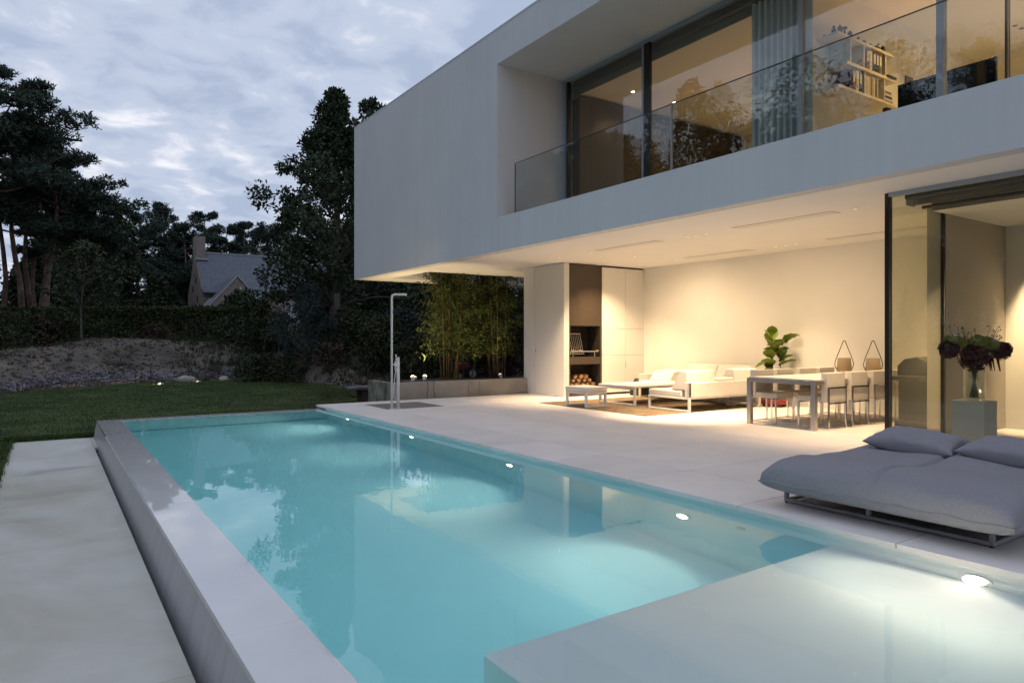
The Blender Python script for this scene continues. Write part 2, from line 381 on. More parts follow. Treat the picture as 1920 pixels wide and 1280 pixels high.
M['path'] = path_mat()
# rug
def rug_mat():
    m = pm("faded_woven_rug", (.2,.15,.1), .95, spec=.1); t = m.node_tree; b = t.nodes["Principled BSDF"]
    co = t.nodes.new("ShaderNodeTexCoord"); mp = t.nodes.new("ShaderNodeMapping"); mp.inputs["Scale"].default_value = (2.2, 5.5, 1)
    n = t.nodes.new("ShaderNodeTexNoise"); n.inputs["Scale"].default_value = 1.5; n.inputs["Detail"].default_value = 9; n.inputs["Roughness"].default_value = .72; n.inputs["Distortion"].default_value = 1.2
    t.links.new(co.outputs["Object"], mp.inputs[0]); t.links.new(mp.outputs[0], n.inputs["Vector"])
    r = t.nodes.new("ShaderNodeValToRGB"); t.links.new(n.outputs[0], r.inputs[0]); cr = r.color_ramp
    cr.elements[0].position = .30; cr.elements[0].color = (.045,.045,.05,1); cr.elements[1].position = .72; cr.elements[1].color = (.32,.24,.15,1)
    for p, c in ((.38,(.10,.11,.075)), (.44,(.26,.19,.13)), (.49,(.17,.19,.12)), (.54,(.20,.055,.045)), (.58,(.13,.12,.09)), (.65,(.21,.13,.09))):
        e = cr.elements.new(p); e.color = (*c,1)
    t.links.new(r.outputs[0], b.inputs["Base Color"]); return m
M['rug'] = rug_mat()
# pool: pale plaster, water as a real refracting body that absorbs red
M['plaster'] = pm("pale_pool_plaster", (.90,.905,.90), .6, var=.015, vscale=2)
def water_mat():
    m = D.materials.new("pool_water"); m.use_nodes = True; t = m.node_tree; t.nodes.clear()
    o = t.nodes.new("ShaderNodeOutputMaterial"); gl = t.nodes.new("ShaderNodeBsdfGlass"); gl.inputs["IOR"].default_value = 1.33; gl.inputs["Roughness"].default_value = 0
    ab = t.nodes.new("ShaderNodeVolumeAbsorption"); ab.inputs["Color"].default_value = (.0, .84, .93, 1); ab.inputs["Density"].default_value = .255
    co = t.nodes.new("ShaderNodeTexCoord"); n = t.nodes.new("ShaderNodeTexNoise"); n.inputs["Scale"].default_value = 2.2; n.inputs["Detail"].default_value = 3
    t.links.new(co.outputs["Object"], n.inputs["Vector"])
    bp = t.nodes.new("ShaderNodeBump"); bp.inputs["Strength"].default_value = .03; bp.inputs["Distance"].default_value = .05
    t.links.new(n.outputs[0], bp.inputs["Height"]); t.links.new(bp.outputs[0], gl.inputs["Normal"])
    t.links.new(gl.outputs[0], o.inputs["Surface"]); t.links.new(ab.outputs[0], o.inputs["Volume"]); return m
M['water'] = water_mat()

def spot(parent, loc, direction, watts, cone, col=(1,.74,.44), size=.04, blend=.6, name="lamp_light"):
    l = D.lights.new(name, 'SPOT'); l.energy = watts; l.spot_size = R_(cone); l.spot_blend = blend; l.color = col; l.shadow_soft_size = size
    o = D.objects.new(name, l); COL.objects.link(o)
    o0 = worg(parent); o.parent = parent; o.location = Vector(loc) - o0
    o.rotation_euler = Vector(direction).to_track_quat('-Z', 'Y').to_euler(); return o

# ------------------------------------------------------------------ terrain
rng = np.random.default_rng(7); random.seed(7)
YBX = np.array([-60,-20,-8,-1.2,1,2.6,5,7.4,8.1,8.6,9.2,10.5,13,40]); YBY = np.array([12,17.5,22,25.4,27.4,28.4,28.9,28.3,25.0,20.6,18.9,18.8,18.8,18.8])
AX = np.array([-60,-10,-4,0,1.5,4,7,8.3,9.3,10.2,11.5,14,40]); AY = np.array([.6,.75,1.0,1.4,1.72,1.7,1.6,1.35,1.5,1.75,1.45,1.3,1.3])
def ystep(t): t = np.clip(t, 0, 1); return t*t*(3-2*t)
def wob(x, y): return (np.sin(x*1.7+y*.6)*.5+np.sin(x*.63-y*1.21+2)*.6+np.sin(x*3.1+1+y*2.3)*.22+np.sin(x*5.3-y*4.1)*.12)
def terrain(x, y):
    x = np.asarray(x, float); y = np.asarray(y, float)
    yb = np.interp(x, YBX, YBY); a = np.interp(x, AX, AY)
    L = np.interp(x, [-60, 8, 9.5, 40], [6.2, 6.2, 12, 12])
    dd = y - yb
    return -.38 + a*ystep(dd/L)*(1-.22*ystep((dd-L)/6)) + wob(x*.8, y*.8)*.05*ystep(dd/2)
def grid_obj(name, xs, ys, zf, keep, mat):
    X, Y = np.meshgrid(xs, ys, indexing='ij'); Z = zf(X, Y)
    V = np.stack([X, Y, Z], -1).reshape(-1, 3); ny = len(ys); F = []
    for i in range(len(xs)-1):
        for j in range(ny-1):
            if keep((xs[i]+xs[i+1])/2, (ys[j]+ys[j+1])/2): F.append((i*ny+j, (i+1)*ny+j, (i+1)*ny+j+1, i*ny+j+1))
    return np_mesh(name, V, F, mat, smooth=True)
PXG = .55
xs = np.unique(np.concatenate([[-900,-400,-200,-120,-80], np.arange(-60,-14,2.), np.arange(-14,20,.35), [PXG, 18], np.arange(20,60,3.), [80,120,200,400,900]]))
ys = np.unique(np.concatenate([[-900,-400,-150,-60,-30,-12], np.arange(-8,13,2.), [13.6], np.arange(14.2,48,.35), np.arange(48,90,3.), [120,200,400,900]]))
ground = struct(grid_obj("ground", xs, ys, terrain, lambda x, y: not (PXG < x < 18 and -12 < y < 13.6), M['soil']))
# lawn sheet, a little higher than the soil under it
lx = np.unique(np.concatenate([np.arange(-60,-10,2.5), np.arange(-10,9.0,.3), [-.46,.64]])); ly = np.unique(np.concatenate([np.arange(-20,10,1.5), np.arange(10,29.4,.3), [13.55]]))
def lawn_in(x, y):
    if -.46 < x < .64 and y < 13.55: return False
    if x > .64 and y < 13.7: return False
    if x > 6.1 and y < 15.3: return False
    if x > 7.0 and y < 19.0: return False
    return y < np.interp(x, YBX, YBY) + .12*math.sin(x*3.1) + .08*math.sin(x*7.3)
def lawn_z(x, y): return -.30 + .012*wob(x*1.3, y*1.3) + .05*ystep((y-np.interp(x, YBX, YBY)+2)/2.2)
lawn = struct(grid_obj("lawn", lx, ly, lawn_z, lawn_in, M['lawn']))
# grass blades
def blades(name, n, region, mat, hh=(.035,.075), w=.012, lean=.5, zfun=None, seed=1):
    r = np.random.default_rng(seed); P = region(r, n); n = len(P); z = (zfun or lawn_z)(P[:,0], P[:,1])
    h = r.uniform(*hh, n); a = r.uniform(0, 2*np.pi, n); l = r.uniform(0, lean, n)*h; b = r.uniform(0, 2*np.pi, n)
    base = np.stack([P[:,0], P[:,1], z-.005], -1); off = np.stack([np.cos(a)*w/2, np.sin(a)*w/2, 0*a], -1)
    tip = base + np.stack([np.cos(b)*l, np.sin(b)*l, h], -1)
    V = np.stack([base-off, base+off, tip], 1).reshape(-1, 3); F = np.arange(3*n).reshape(-1, 3)
    return np_mesh(name, V, F, mat)
def lawn_pts(r, n):
    # density falls with distance so that the blades stay about one pixel apart
    u = r.uniform(0, 1, n*6); yy = 6 + 23*u**1.0; xx = r.uniform(-9, 9, n*6)
    k = np.array([lawn_in(a, b) for a, b in zip(xx, yy)]); k &= (xx > -.62*yy+3) | (xx > -6)
    P = np.stack([xx, yy], -1)[k]; return P[:n]
def edge_pts(r, n):
    a = np.stack([r.uniform(-.93, -.41, n//2)-np.abs(r.normal(0,.04,n//2)), r.uniform(5, 13.7, n//2)], -1)
    b = np.stack([r.uniform(-.6, .68, n//2), 13.51+np.abs(r.normal(.03,.12, n//2))], -1)
    return np.concatenate([a, b])
go = blades("grass", 70000, lawn_pts, M['grass'], (.02,.05), .016)
tag(go, "short mown grass covering the garden beside the pool", "grass", kind="stuff")
ge = blades("grass", 9000, edge_pts, M['grass'], (.03,.085), .010, seed=3, lean=.9)
tag(ge, "ragged grass overhanging the edge of the concrete path", "grass", kind="stuff")

# concrete path beside the pool, long slabs
PX, PZ, WZ = .585, -.325, -.065
path = struct(MB().box(-.50, PX-.002, -8, 13.5, -.75, PZ-.04).build("path", M['slab']))
yj = [-8, .78, 3.65, 6.5, 9.4, 12.2]
for a, b in zip(yj[:-1], yj[1:]):
    MB().box(-.48, PX, a+.002, b-.002, PZ-.039, PZ).build("path_slab", M['path'], path, bevel=.003)
MB().box(-.48, PX, 12.203, 13.52, PZ-.039, PZ).build("path_slab", M['path'], path, bevel=.003)
MB().box(PX+.003, .634, 12.203, 13.52, PZ-.039, PZ-.001).build("path_slab", M['path'], path, bevel=.002)
MB().box(PX-.01, .72, -8, 13.5, -.95, -.62).box(PX-.03, PX-.003, -8, 12.2, -.62, PZ-.041).build("overflow_channel", M['tray'], path)

# ------------------------------------------------------------------ pool
pool = struct(thing("swimming_pool", None, None, (2.8, 6, WZ)))
PF, PL, PR, PN, PB = 13.35, 1.028, 4.55, -4.0, -1.48
XO = .685
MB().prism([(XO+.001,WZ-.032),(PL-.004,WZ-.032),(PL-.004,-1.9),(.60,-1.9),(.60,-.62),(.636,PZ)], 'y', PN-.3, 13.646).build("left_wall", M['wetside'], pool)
ys2 = [PN-.3, .45, 3.37, 6.35, 9.3, 12.25]
for a, b in zip(ys2[:-1], ys2[1:]):
    MB().box(XO, PL, a+.0006, b-.0006, WZ-.0315, WZ+.0025).build("coping_stone", M['wettop'], pool, bevel=.002, seg=1)
MB().prism([(XO,12.2506),(PL,12.2506),(PL,PF),(4.5,PF),(4.5,13.65),(XO,13.65)], 'z', WZ-.0315, WZ+.0025).build("coping_stone", M['wettop'], pool, bevel=.002, seg=1)
MB().box(PL-.004, 4.8, PF+.004, 13.646, -1.9, WZ-.033).build("far_wall", M['plaster'], pool)
MB().box(PR, 4.8, PN, PF, -1.9, -.046).build("right_wall", M['plaster'], pool)
MB().box(PL-.003, 4.8, PN-.3, PN, -1.9, WZ-.04).build("near_wall", M['plaster'], pool)
MB().box(PL-.02, 4.56, PN, PF+.02, -1.9, PB).build("pool_floor", M['plaster'], pool)
MB().box(PL-.0035, PL+.006, PN, PF, PB, WZ-.034).build("left_lining", M['plaster'], pool)
MB().box(PL+.01, 4.54, PF-.05, PF-.01, PB, PB+.008).build("cover_slot", M['soot'], pool)
MB().box(1.685, 4.55, PN, 2.74, PB, -.30).build("bench", M['plaster'], pool, bevel=.01, seg=2)
MB().box(PL+.01, 2.45, 12.7, 12.712, PB, PB+.005).build("floor_seam", M['slab'], pool)
for y in (12.10, 9.43, 6.78, 4.10, 1.83):
    deep = y > 3; z = -.64 if deep else -.205; r = .058
    L = MB().tube([(PR, y, z), (PR-.012, y, z)], [r+.02, r+.02], 28).build("pool_light", M['whitemetal'], pool)
    ln = MB().tube([(PR-.012, y, z), (PR-.018, y, z)], [r, r*.97], 28).build("lens", M['lens_pool'], L)
    spot(ln, (PR-.04, y, z), (-1, 0 if deep else .22, -.36 if deep else -.05), 74 if deep else 230, 126 if deep else 160, (1,.93,.80) if deep else (1,.82,.62), .06, .9 if deep else .6, "pool_lamp_light")
MB().tube([(PR, 3.50, -.50), (PR-.008, 3.50, -.50)], .045, 20).build("inlet_nozzle", M['whitemetal'], pool)
water = struct(MB().box(PL-.012, 4.56, PN-.01, PF+.012, PB-.06, WZ).build("pool_water", M['water']))

# ------------------------------------------------------------------ terrace: a base and square stone tiles
terrace = struct(MB().box(4.8, 18, -12, 13.76, -.55, -.041).box(4.53, 4.8, 13.66, 13.76, -.55, -.041).build("terrace", M['slab']))
tcx = [4.50] + [5.31+1.22*k for k in range(7)]; tcy = [13.78] + [4.72+1.22*k for k in range(7, -8, -1)]
tcx = [x for x in tcx if x < 13]; tiles = {}
for i in range(len(tcx)-1):
    for j in range(len(tcy)-1):
        x0, x1, y1, y0 = tcx[i], tcx[i+1], tcy[j], tcy[j+1]
        if y0 < -4.2 and x0 > 8: continue
        sx, sy = x1-x0-.008, y1-y0-.008
        tray = abs(x0-5.31) < .01 and abs(y0-12.04) < .01
        key = (round(sx,2), round(sy,2), tray)
        if key not in tiles:
            o = MB().box(-sx/2, sx/2, -sy/2, sy/2, -.04, 0).build("paving_tile" if not tray else "shower_tray", M['tray'] if tray else M['tile'], None, bevel=.002)
            o.parent = terrace; tiles[key] = o
        else:
            o = tiles[key].copy(); COL.objects.link(o)
        o.location = ((x0+x1)/2, (y0+y1)/2, -.006 if tray else 0)
# texture of a tile follows the world so copies do not repeat
def world_coords(m):
    t = m.node_tree
    for n in list(t.nodes):
        if n.bl_idname == 'ShaderNodeTexCoord':
            gN = t.nodes.new("ShaderNodeNewGeometry")
            for l in list(n.outputs["Object"].links): t.links.new(gN.outputs["Position"], l.to_socket)
def piece_tone(m, amt):
    t = m.node_tree; b = t.nodes["Principled BSDF"]; src = b.inputs["Base Color"].links[0].from_socket
    oi = t.nodes.new("ShaderNodeObjectInfo"); mr = t.nodes.new("ShaderNodeMapRange"); t.links.new(oi.outputs["Random"], mr.inputs[0])
    mr.inputs[3].default_value = 1-amt; mr.inputs[4].default_value = 1+amt
    vm_ = t.nodes.new("ShaderNodeVectorMath"); vm_.operation = 'SCALE'; t.links.new(src, vm_.inputs[0]); t.links.new(mr.outputs[0], vm_.inputs["Scale"])
    t.links.new(vm_.outputs[0], b.inputs["Base Color"])
piece_tone(M['tile'], .045); piece_tone(M['path'], .05); piece_tone(M['concrete'], .12)
for k in ('tile', 'path', 'wettop', 'wetside', 'concrete', 'concrete_moss'): world_coords(M[k])

# ------------------------------------------------------------------ villa
villa = thing("villa", "white flat-roofed villa with overhanging upper storey and glazed loggia", "house", (10, 6, 0))
def vb(name, mat, *boxes, bevel=0, parent=villa):
    m = MB()
    for b in boxes: m.box(*b)
    return m.build(name, mat, parent, bevel)
ZC, ZT = 3.09, 7.55
vb("upper_wall", M['stucco'], (7.5,7.72,-14,11.65,ZC,3.77), (7.5,9.9,-14,11.65,6.86,ZT), (7.5,7.72,11.65,19.45,ZC,ZT),
   (7.72,8.25,11.65,19.45,3.2,ZT), (8.25,18,11.65,16.1,3.2,ZT), (8.25,18,18.45,19.45,3.2,ZT), (14.5,18,16.1,18.45,3.2,ZT))
vb("roof", M['stucco'], (9.9,18,-14,11.65,6.87,ZT))
vb("roof_trim", M['greyframe'], (7.495,7.56,-14,19.455,ZT,ZT+.035))
vb("soffit", M['ceiling'], (7.72,18,-14,16.1,ZC,3.2), (7.72,8.25,16.1,19.45,ZC,3.2), (8.25,18,18.45,19.45,ZC,3.2), (14.5,18,16.1,18.45,ZC,3.2))
vb("upper_floor", M['slab'], (7.72,18,-14,11.645,3.205,3.6))
# upper rooms
vb("room_ceiling", M['wallpaint'], (9.5,15.1,6.05,11.645,6.59,6.86), (9.5,15.1,-14,5.9,6.59,6.86))
vb("ceiling_fascia", M['fascia'], (9.47,9.498,6.05,11.645,6.575,6.858), (9.47,9.498,-14,5.9,6.575,6.858))
vb("room_back_wall", M['wallpaint'], (14.9,15.1,6.05,11.645,3.6,6.59), (14.6,14.9,-14,5.9,3.6,6.59))
vb("dividing_wall", M['wallpaint'], (9.3,15.1,5.9,6.05,3.6,6.86))
jx = [9.42, 9.73, 10.85, 12.12, 13.51, 14.15, 14.82]
for a, b in zip(jx[:-1], jx[1:]):
    vb("wood_panel", M['wood_dark'], (a+.004,b-.004,11.38,11.43,3.6,6.53), bevel=.003)
vb("wood_panel_core", M['soot'], (9.43,14.80,11.44,11.64,3.6,6.5))
for x, y in ((10.32,10.70), (11.55,10.66), (13.48,4.86), (13.69,4.84)):
    rg = MB().cyl((x,y,6.583), .055, .012, 20).build("downlight", M['whitemetal'], villa)
    ln = MB().cyl((x,y,6.578), .035, .006, 16).build("lens", M['lens'] if y > 6 else M['blackplastic'], rg)
    if y > 6: spot(ln, (x,y,6.565), (.05,.35,-1), 70, 95, (1,.64,.30), .04, .9)
# room lamps out of sight deeper in the rooms
for x, y, w in ((13.6, 8.2, 640), (13.2, 3.2, 640), (11.2, 2.0, 480), (11.0, 4.6, 260)):
    rg = MB().cyl((x,y,6.583), .055, .012, 20).build("downlight", M['whitemetal'], villa)
    ln = MB().cyl((x,y,6.578), .035, .006, 16).build("lens", M['lens'], rg)
    spot(ln, (x,y,6.565), (0,0,-1), w, 130, (1,.56,.21), .06, .6)
# loggia glazing
XG = 9.22
wf = [11.60, 9.26, 6.03, 4.11, 1.2, -2.5]
vb("window_head", M['greyframe'], (XG-.05,XG+.06,-12,11.645,6.80,6.858))
for i, (y, wd) in enumerate(((11.59,.05), (11.50,.035), (9.26,.045), (6.03,.06), (4.11,.085), (3.40,.02), (1.2,.085), (-2.5,.085))):
    vb("window_mullion", M['greyframe'] if i not in (1,5) else M['darkframe'], (XG-.045,XG+.05,y-wd/2,y+wd/2,3.6,6.80))
vb("window_mullion", M['darkframe'], (XG-.03,XG+.04,9.10,9.235,3.6,6.80))
for a, b in ((9.285,11.48), (6.065,9.095), (4.155,5.995), (3.412,4.065), (1.245,3.388), (-2.455,1.155)):
    vb("window_pane", M['glass'], (XG-.006,XG+.006,a,b,3.62,6.80))
vb("blind_cassette", M['blackplastic'], (XG+.07,XG+.20,6.08,11.45,6.68,6.855))
# glass balustrade standing behind the parapet
for a, b in ((7.082,11.16), (4.955,7.076), (2.80,4.949), (-1.3,2.794)):
    p = vb("balustrade_panel", M['glass_bal'], (7.60,7.615,a,b,3.55,4.765))
    vb("glass_edge", M['darkframe'], (7.598,7.617,a,b,4.766,4.776), parent=p)
vb("glass_edge", M['darkframe'], (7.598,7.617,11.161,11.172,3.55,4.776))
vb("balustrade_clamp", M['greymetal'], (7.592,7.624,7.071,7.087,3.55,4.765))

# covered terrace: back wall, barbecue wall with cupboards, corner door
vb("back_wall", M['wallpaint'], (12.33,12.6,4.6,12.4,0,ZC-.002))
vb("corner_pier", M['stucco'], (9.82,9.95,12.4,14.0,0,ZC-.003))
vb("side_panel", M['panel'], (9.80,9.819,13.565,14.0,.004,ZC-.004), bevel=.002)
dr = vb("door", M['panel'], (9.80,9.819,12.402,13.525,.006,ZC-.02), bevel=.002)
vb("handle", M['greyframe'], (9.792,9.80,13.49,13.52,1.0,1.10), parent=dr)
vb("door_jamb", M['whitemetal'], (9.808,9.819,13.53,13.56,0,ZC-.004))
vb("fireplace_surround", M['hearth'], (9.952,10.0,12.415,12.9,0,3.075), (10.91,10.955,12.415,12.9,0,3.075), (10.0,10.91,12.415,12.9,1.64,3.075),
   (10.0,10.91,12.415,12.9,.74,.91), (10.0,10.91,12.415,12.9,0,.19))
vb("fireplace_lining", M['soot'], (10.0,10.91,12.88,12.9,.19,.74), (10.0,10.91,12.88,12.9,.91,1.64), (10.0,10.006,12.43,12.88,.19,.74), (10.904,10.91,12.43,12.88,.91,1.64), (10.0,10.006,12.43,12.88,.91,1.64),(10.904,10.91,12.43,12.88,.19,.74))
for x0, x1 in ((10.962,11.706), (11.712,12.328)):
    for z0, z1 in ((.05,.938), (.943,1.578), (1.583,3.045)):
        vb("cupboard_panel", M['panel'], (x0,x1,12.4,12.42,z0,z1), bevel=.002)
vb("cupboard_core", M['soot'], (10.957,12.328,12.422,14.0,.0,3.085))
vb("recessed_pull", M['greyframe'], (11.716,11.728,12.392,12.3995,.62,.78))
for x, y, w, cone, dr_ in ((9.12,11.70,562,84,(.06,.0,-1)), (9.17,10.74,162,85,(.1,0,-1)), (9.12,8.13,775,58,(.0,.10,-1)), (9.15,7.97,725,58,(0,.06,-1)), (9.16,7.75,360,125,(.7,.02,-1)),
        (9.10,5.15,550,84,(.05,0,-1)), (10.31,11.63,587,100,(.22,.12,-1)), (10.37,10.70,312,125,(.6,-.1,-1)), (11.5,11.70,112,100,(-.25,0,-1)), (11.5,10.56,162,90,(-.25,0,-1)),
        (11.5,8.06,187,92,(-.25,0,-1)), (11.5,7.85,287,88,(-.20,0,-1)), (11.5,7.63,187,92,(-.22,0,-1)), (11.5,5.3,300,92,(-.25,0,-1))):
    rg = MB().cyl((x,y,ZC-.006), .045, .010, 20).build("downlight", M['whitemetal'], villa)
    ln = MB().cyl((x,y,ZC-.009), .028, .004, 16).build("lens", M['lens_dim'], rg)
    spot(ln, (x,y,ZC-.02), dr_, w, cone, (1,.70,.395), .035, 1.0)
for x, ya, yb in ((9.11,5.42,7.11), (9.14,8.78,10.44), (11.53,8.62,10.3), (11.5,5.35,7.0)):
    fr = vb("ceiling_slot", M['slab'], (x-.115,x-.105,ya,yb,ZC-.004,ZC-.0005), (x+.105,x+.115,ya,yb,ZC-.004,ZC-.0005), (x-.105,x+.105,ya,ya+.01,ZC-.004,ZC-.0005), (x-.105,x+.105,yb-.01,yb,ZC-.004,ZC-.0005))
    vb("heater_panel", M['whitemetal'], (x-.10,x+.10,ya+.015,yb-.015,ZC-.006,ZC-.001), parent=fr)
# glazed ground-floor room
M['taupe'] = pm("taupe_wall_paint", (.40,.37,.33), .85, var=.02, vscale=2, spec=.2)
vb("room_partition", M['taupe'], (9.905,12.6,4.36,4.598,0,ZC-.002))
vb("room_side_wall", M['wallpaint'], (11.75,11.95,-12,4.358,0,ZC-.002))
vb("dropped_ceiling", M['ceiling'], (9.53,11.748,-12,4.355,2.98,ZC-.003))
vb("dropped_fascia", M['fascia'], (9.50,9.528,-12,4.355,2.978,ZC-.003))
vb("pane_frame", M['darkframe'], (8.47,8.505,4.37,4.42,0,ZC-.002), (8.515,8.55,4.37,4.42,0,ZC-.002))
vb("pane_frame", M['greyframe'], (8.505,8.515,4.375,4.415,0,ZC-.002))
vb("pane_head", M['greyframe'], (8.46,8.54,-12,4.37,ZC-.05,ZC-.002))
vb("pane_sill", M['greyframe'], (8.46,8.54,-12,4.37,.001,.012))
vb("pane_frame", M['darkframe'], (9.865,9.90,4.365,4.41,0,ZC-.002))
vb("side_pane", M['glass_low'], (8.552,9.863,4.385,4.397,.013,ZC-.003))
vb("front_pane", M['glass_low'], (8.494,8.506,-2.0,4.366,.013,ZC-.052))
vb("front_pane", M['glass_low'], (8.494,8.506,-8.0,-2.004,.013,ZC-.052))
for x, y, w, ax in ((11.2,3.85,720,.30), (11.2,-1.2,300,.3)):
    rg = MB().cyl((x,y,2.972), .045, .010, 20).build("downlight", M['whitemetal'], villa)
    ln = MB().cyl((x,y,2.969), .028, .004, 16).build("lens", M['lens_dim'], rg)
    spot(ln, (x,y,2.955), (ax,-.05,-1), w, 52, (1,.70,.40), .04, .8)
bl = thing("roller_blind", "rolled bronze fabric blind inside the top of the terrace glass", "blind", (8.72,1,3.0))
MB().tube([(8.72,4.18,2.99),(8.72,-6,2.99)], .055, 20).build("fabric_roll", M['blind'], bl)
MB().tube([(8.62,4.24,3.03),(8.62,-6,3.03)], .035, 16).build("cassette", M['blackplastic'], bl)
MB().tube([(8.72,4.10,2.895),(8.72,-6,2.895)], .02, 12).build("bottom_bar", M['blind'], bl)
MB().box(8.60,8.80,4.225,4.235,2.93,3.08).build("bracket", M['greyframe'], bl)
# ------------------------------------------------------------------ soft furnishings
def cushion_mesh(sx, sy, h, nu=36, nv=28, p=2.6, pinch=.10, wr=.0, seed=0, seams=(), puffs=None, edge=.18, base=.55):
    """closed pillow, sx by sy, thickness h; returns verts and faces about the origin (bottom at z=0 side)"""
    r = np.random.default_rng(seed); ph = r.uniform(0, 6.28, 12); V = []; F = []
    def f(u, v):
        e = (1-abs(u)**p)*(1-abs(v)**p); return max(e, 0)**edge
    def xy(u, v):
        k = 1 - pinch*(1-v*v)*abs(u)**6*.5; q = 1 - pinch*(1-u*u)*abs(v)**6*.5
        return u*sx/2*k, v*sy/2*q
    top = {}; bot = {}
    for i in range(nu+1):
        for j in range(nv+1):
            u = -1+2*i/nu; v = -1+2*j/nv; x, y = xy(u, v); t = f(u, v)
            w = wr*(math.sin(17*u+9*v+ph[4]+2*math.sin(4*v))*.16+math.sin(7*u-21*v+ph[5]+2*math.sin(3*u))*.14+math.sin(5*u+3*v+ph[0])*.5+math.sin(11*u-7*v+ph[1])*.25+math.sin(-4*u+13*v+ph[2])*.25+ .6*math.exp(-((abs(u)-1)**2+(abs(v)-1)**2)*6)*math.sin(24*(u*v)+ph[3]))
            z = t*(h*(1-base)*(1 + (puffs(u, v) if puffs else 0)) + w)
            for (a, c, d) in seams:
                dd = abs((u if a == 'u' else v) - c - .03*math.sin(3*(v if a == 'u' else u))); z -= t*d*math.exp(-(dd/.022)**2)
            top[i,j] = len(V); V.append((x, y, z))
    for i in range(nu+1):
        for j in range(nv+1):
            if i in (0, nu) or j in (0, nv): bot[i,j] = top[i,j]; continue
            u = -1+2*i/nu; v = -1+2*j/nv; x, y = xy(u, v)
            bot[i,j] = len(V); V.append((x, y, -f(u, v)*h*base))
    for i in range(nu):
        for j in range(nv):
            F.append((top[i,j], top[i+1,j], top[i+1,j+1], top[i,j+1]))
            F.append((bot[i,j+1], bot[i+1,j+1], bot[i+1,j], bot[i,j]))
    return V, F
def cushion(name, mat, parent, center, sx, sy, h, rot=(0,0,0), **k):
    V, F = cushion_mesh(sx, sy, h, **k); m = Matrix.Translation(center) @ Matrix.Rotation(rot[2],4,'Z') @ Matrix.Rotation(rot[1],4,'Y') @ Matrix.Rotation(rot[0],4,'X')
    b = MB(); b.add([m @ Vector(v) for v in V], F); return b.build(name, mat, parent, smooth=True)
def padbox(name, mat, parent, x0,x1,y0,y1,z0,z1, bevel=.025, seg=3):
    return MB().box(x0,x1,y0,y1,z0,z1).build(name, mat, parent, bevel=bevel, seg=seg, smooth=False)

# daybed by the pool
db = thing("daybed", "low blue-grey daybed mattress on a grey metal frame beside the pool", "daybed", (5.6, 2.55, 0))
fr = MB()
for z0, z1 in ((.012, .038), (.085, .108)):
    fr.box(4.90,4.93,1.88,3.36,z0,z1).box(6.35,6.38,1.88,3.36,z0,z1).box(4.93,6.35,1.88,1.91,z0,z1).box(4.93,6.35,3.33,3.36,z0,z1)
for y in (1.88, 2.665, 3.33):
    for x in (4.90, 6.35): fr.box(x,x+.03,y,y+.03,.0385,.0845)
fr.build("bed_frame", M['greymetal'], db, bevel=.003)
for k in range(7): MB().box(4.98+.2*k,5.05+.2*k,1.915,3.325,.090,.106).build("slat", M['greymetal'], db)
for x in (4.91, 6.36):
    for y in (1.895, 3.345): MB().cyl((x+.005,y,0), .012, .012, 10).build("foot", M['rubber'], db)
def puff(u, v):
    # rounded front roll, sagging middle, separate panels
    return .10*math.exp(-((u+.66)/.26)**2) - .10*math.exp(-((u+.15)/.33)**2) + .13*math.exp(-((u-.75)/.3)**2) + .05*math.cos(v*math.pi*2)
mt = cushion("mattress", M['bluefabric'], db, (5.56, 2.545, .20), 1.82, 1.74, .285, nu=110, nv=110, p=7, pinch=.05, wr=.010, seed=4,
        seams=(('v', -.0, .034), ('u', -.33, .028)), puffs=puff, edge=.30, base=.34)
# piping round the mattress waist
P = [];
for k in range(160):
    a = k/160*4; s = int(a); t = (a-s)*2-1
    u, v = [(-1, t), (t, 1), (1, -t), (-t, -1)][s]
    kx = 1-.05*(1-v*v)*abs(u)**6*.5; ky = 1-.05*(1-u*u)*abs(v)**6*.5
    P.append((5.56+u*.91*kx, 2.545+v*.87*ky, .2+.006*math.sin(k*.9)))
MB().tube(P+[P[0]], .006, 6, cap=False).build("piping", M['bluefabric'], mt)
tg = MB().box(4.835,4.875,1.668,1.672,.196,.228).build("care_tag", M['blackplastic'], mt)
mk = MB()
for x0, x1 in ((4.845,4.850), (4.860,4.865)): mk.box(x0,x1,1.6665,1.6678,.203,.221)
mk.box(4.8502,4.8598,1.6665,1.6678,.210,.214)
mk.build("tag_mark", M['tabletop'], mt)
for (x, y, rz, lab, sd_) in ((6.02,2.87,.05,"plump blue-grey pillow at the left end of the daybed, tilted", 1), (6.06,2.16,-.05,"plump blue-grey pillow on the daybed cut by the photo's right edge", 2)):
    pl = cushion("pillow", M['bluefabric'], None, (0,0,0), .47, .70, .20, nu=44, nv=60, p=2.4, pinch=.24, wr=.014, seed=sd_, edge=.5, base=.5)
    place(pl, (x, y, .452)); pl.rotation_euler = (R_(3), R_(-7), rz); tag(pl, lab, "pillow", "pillows on the daybed")

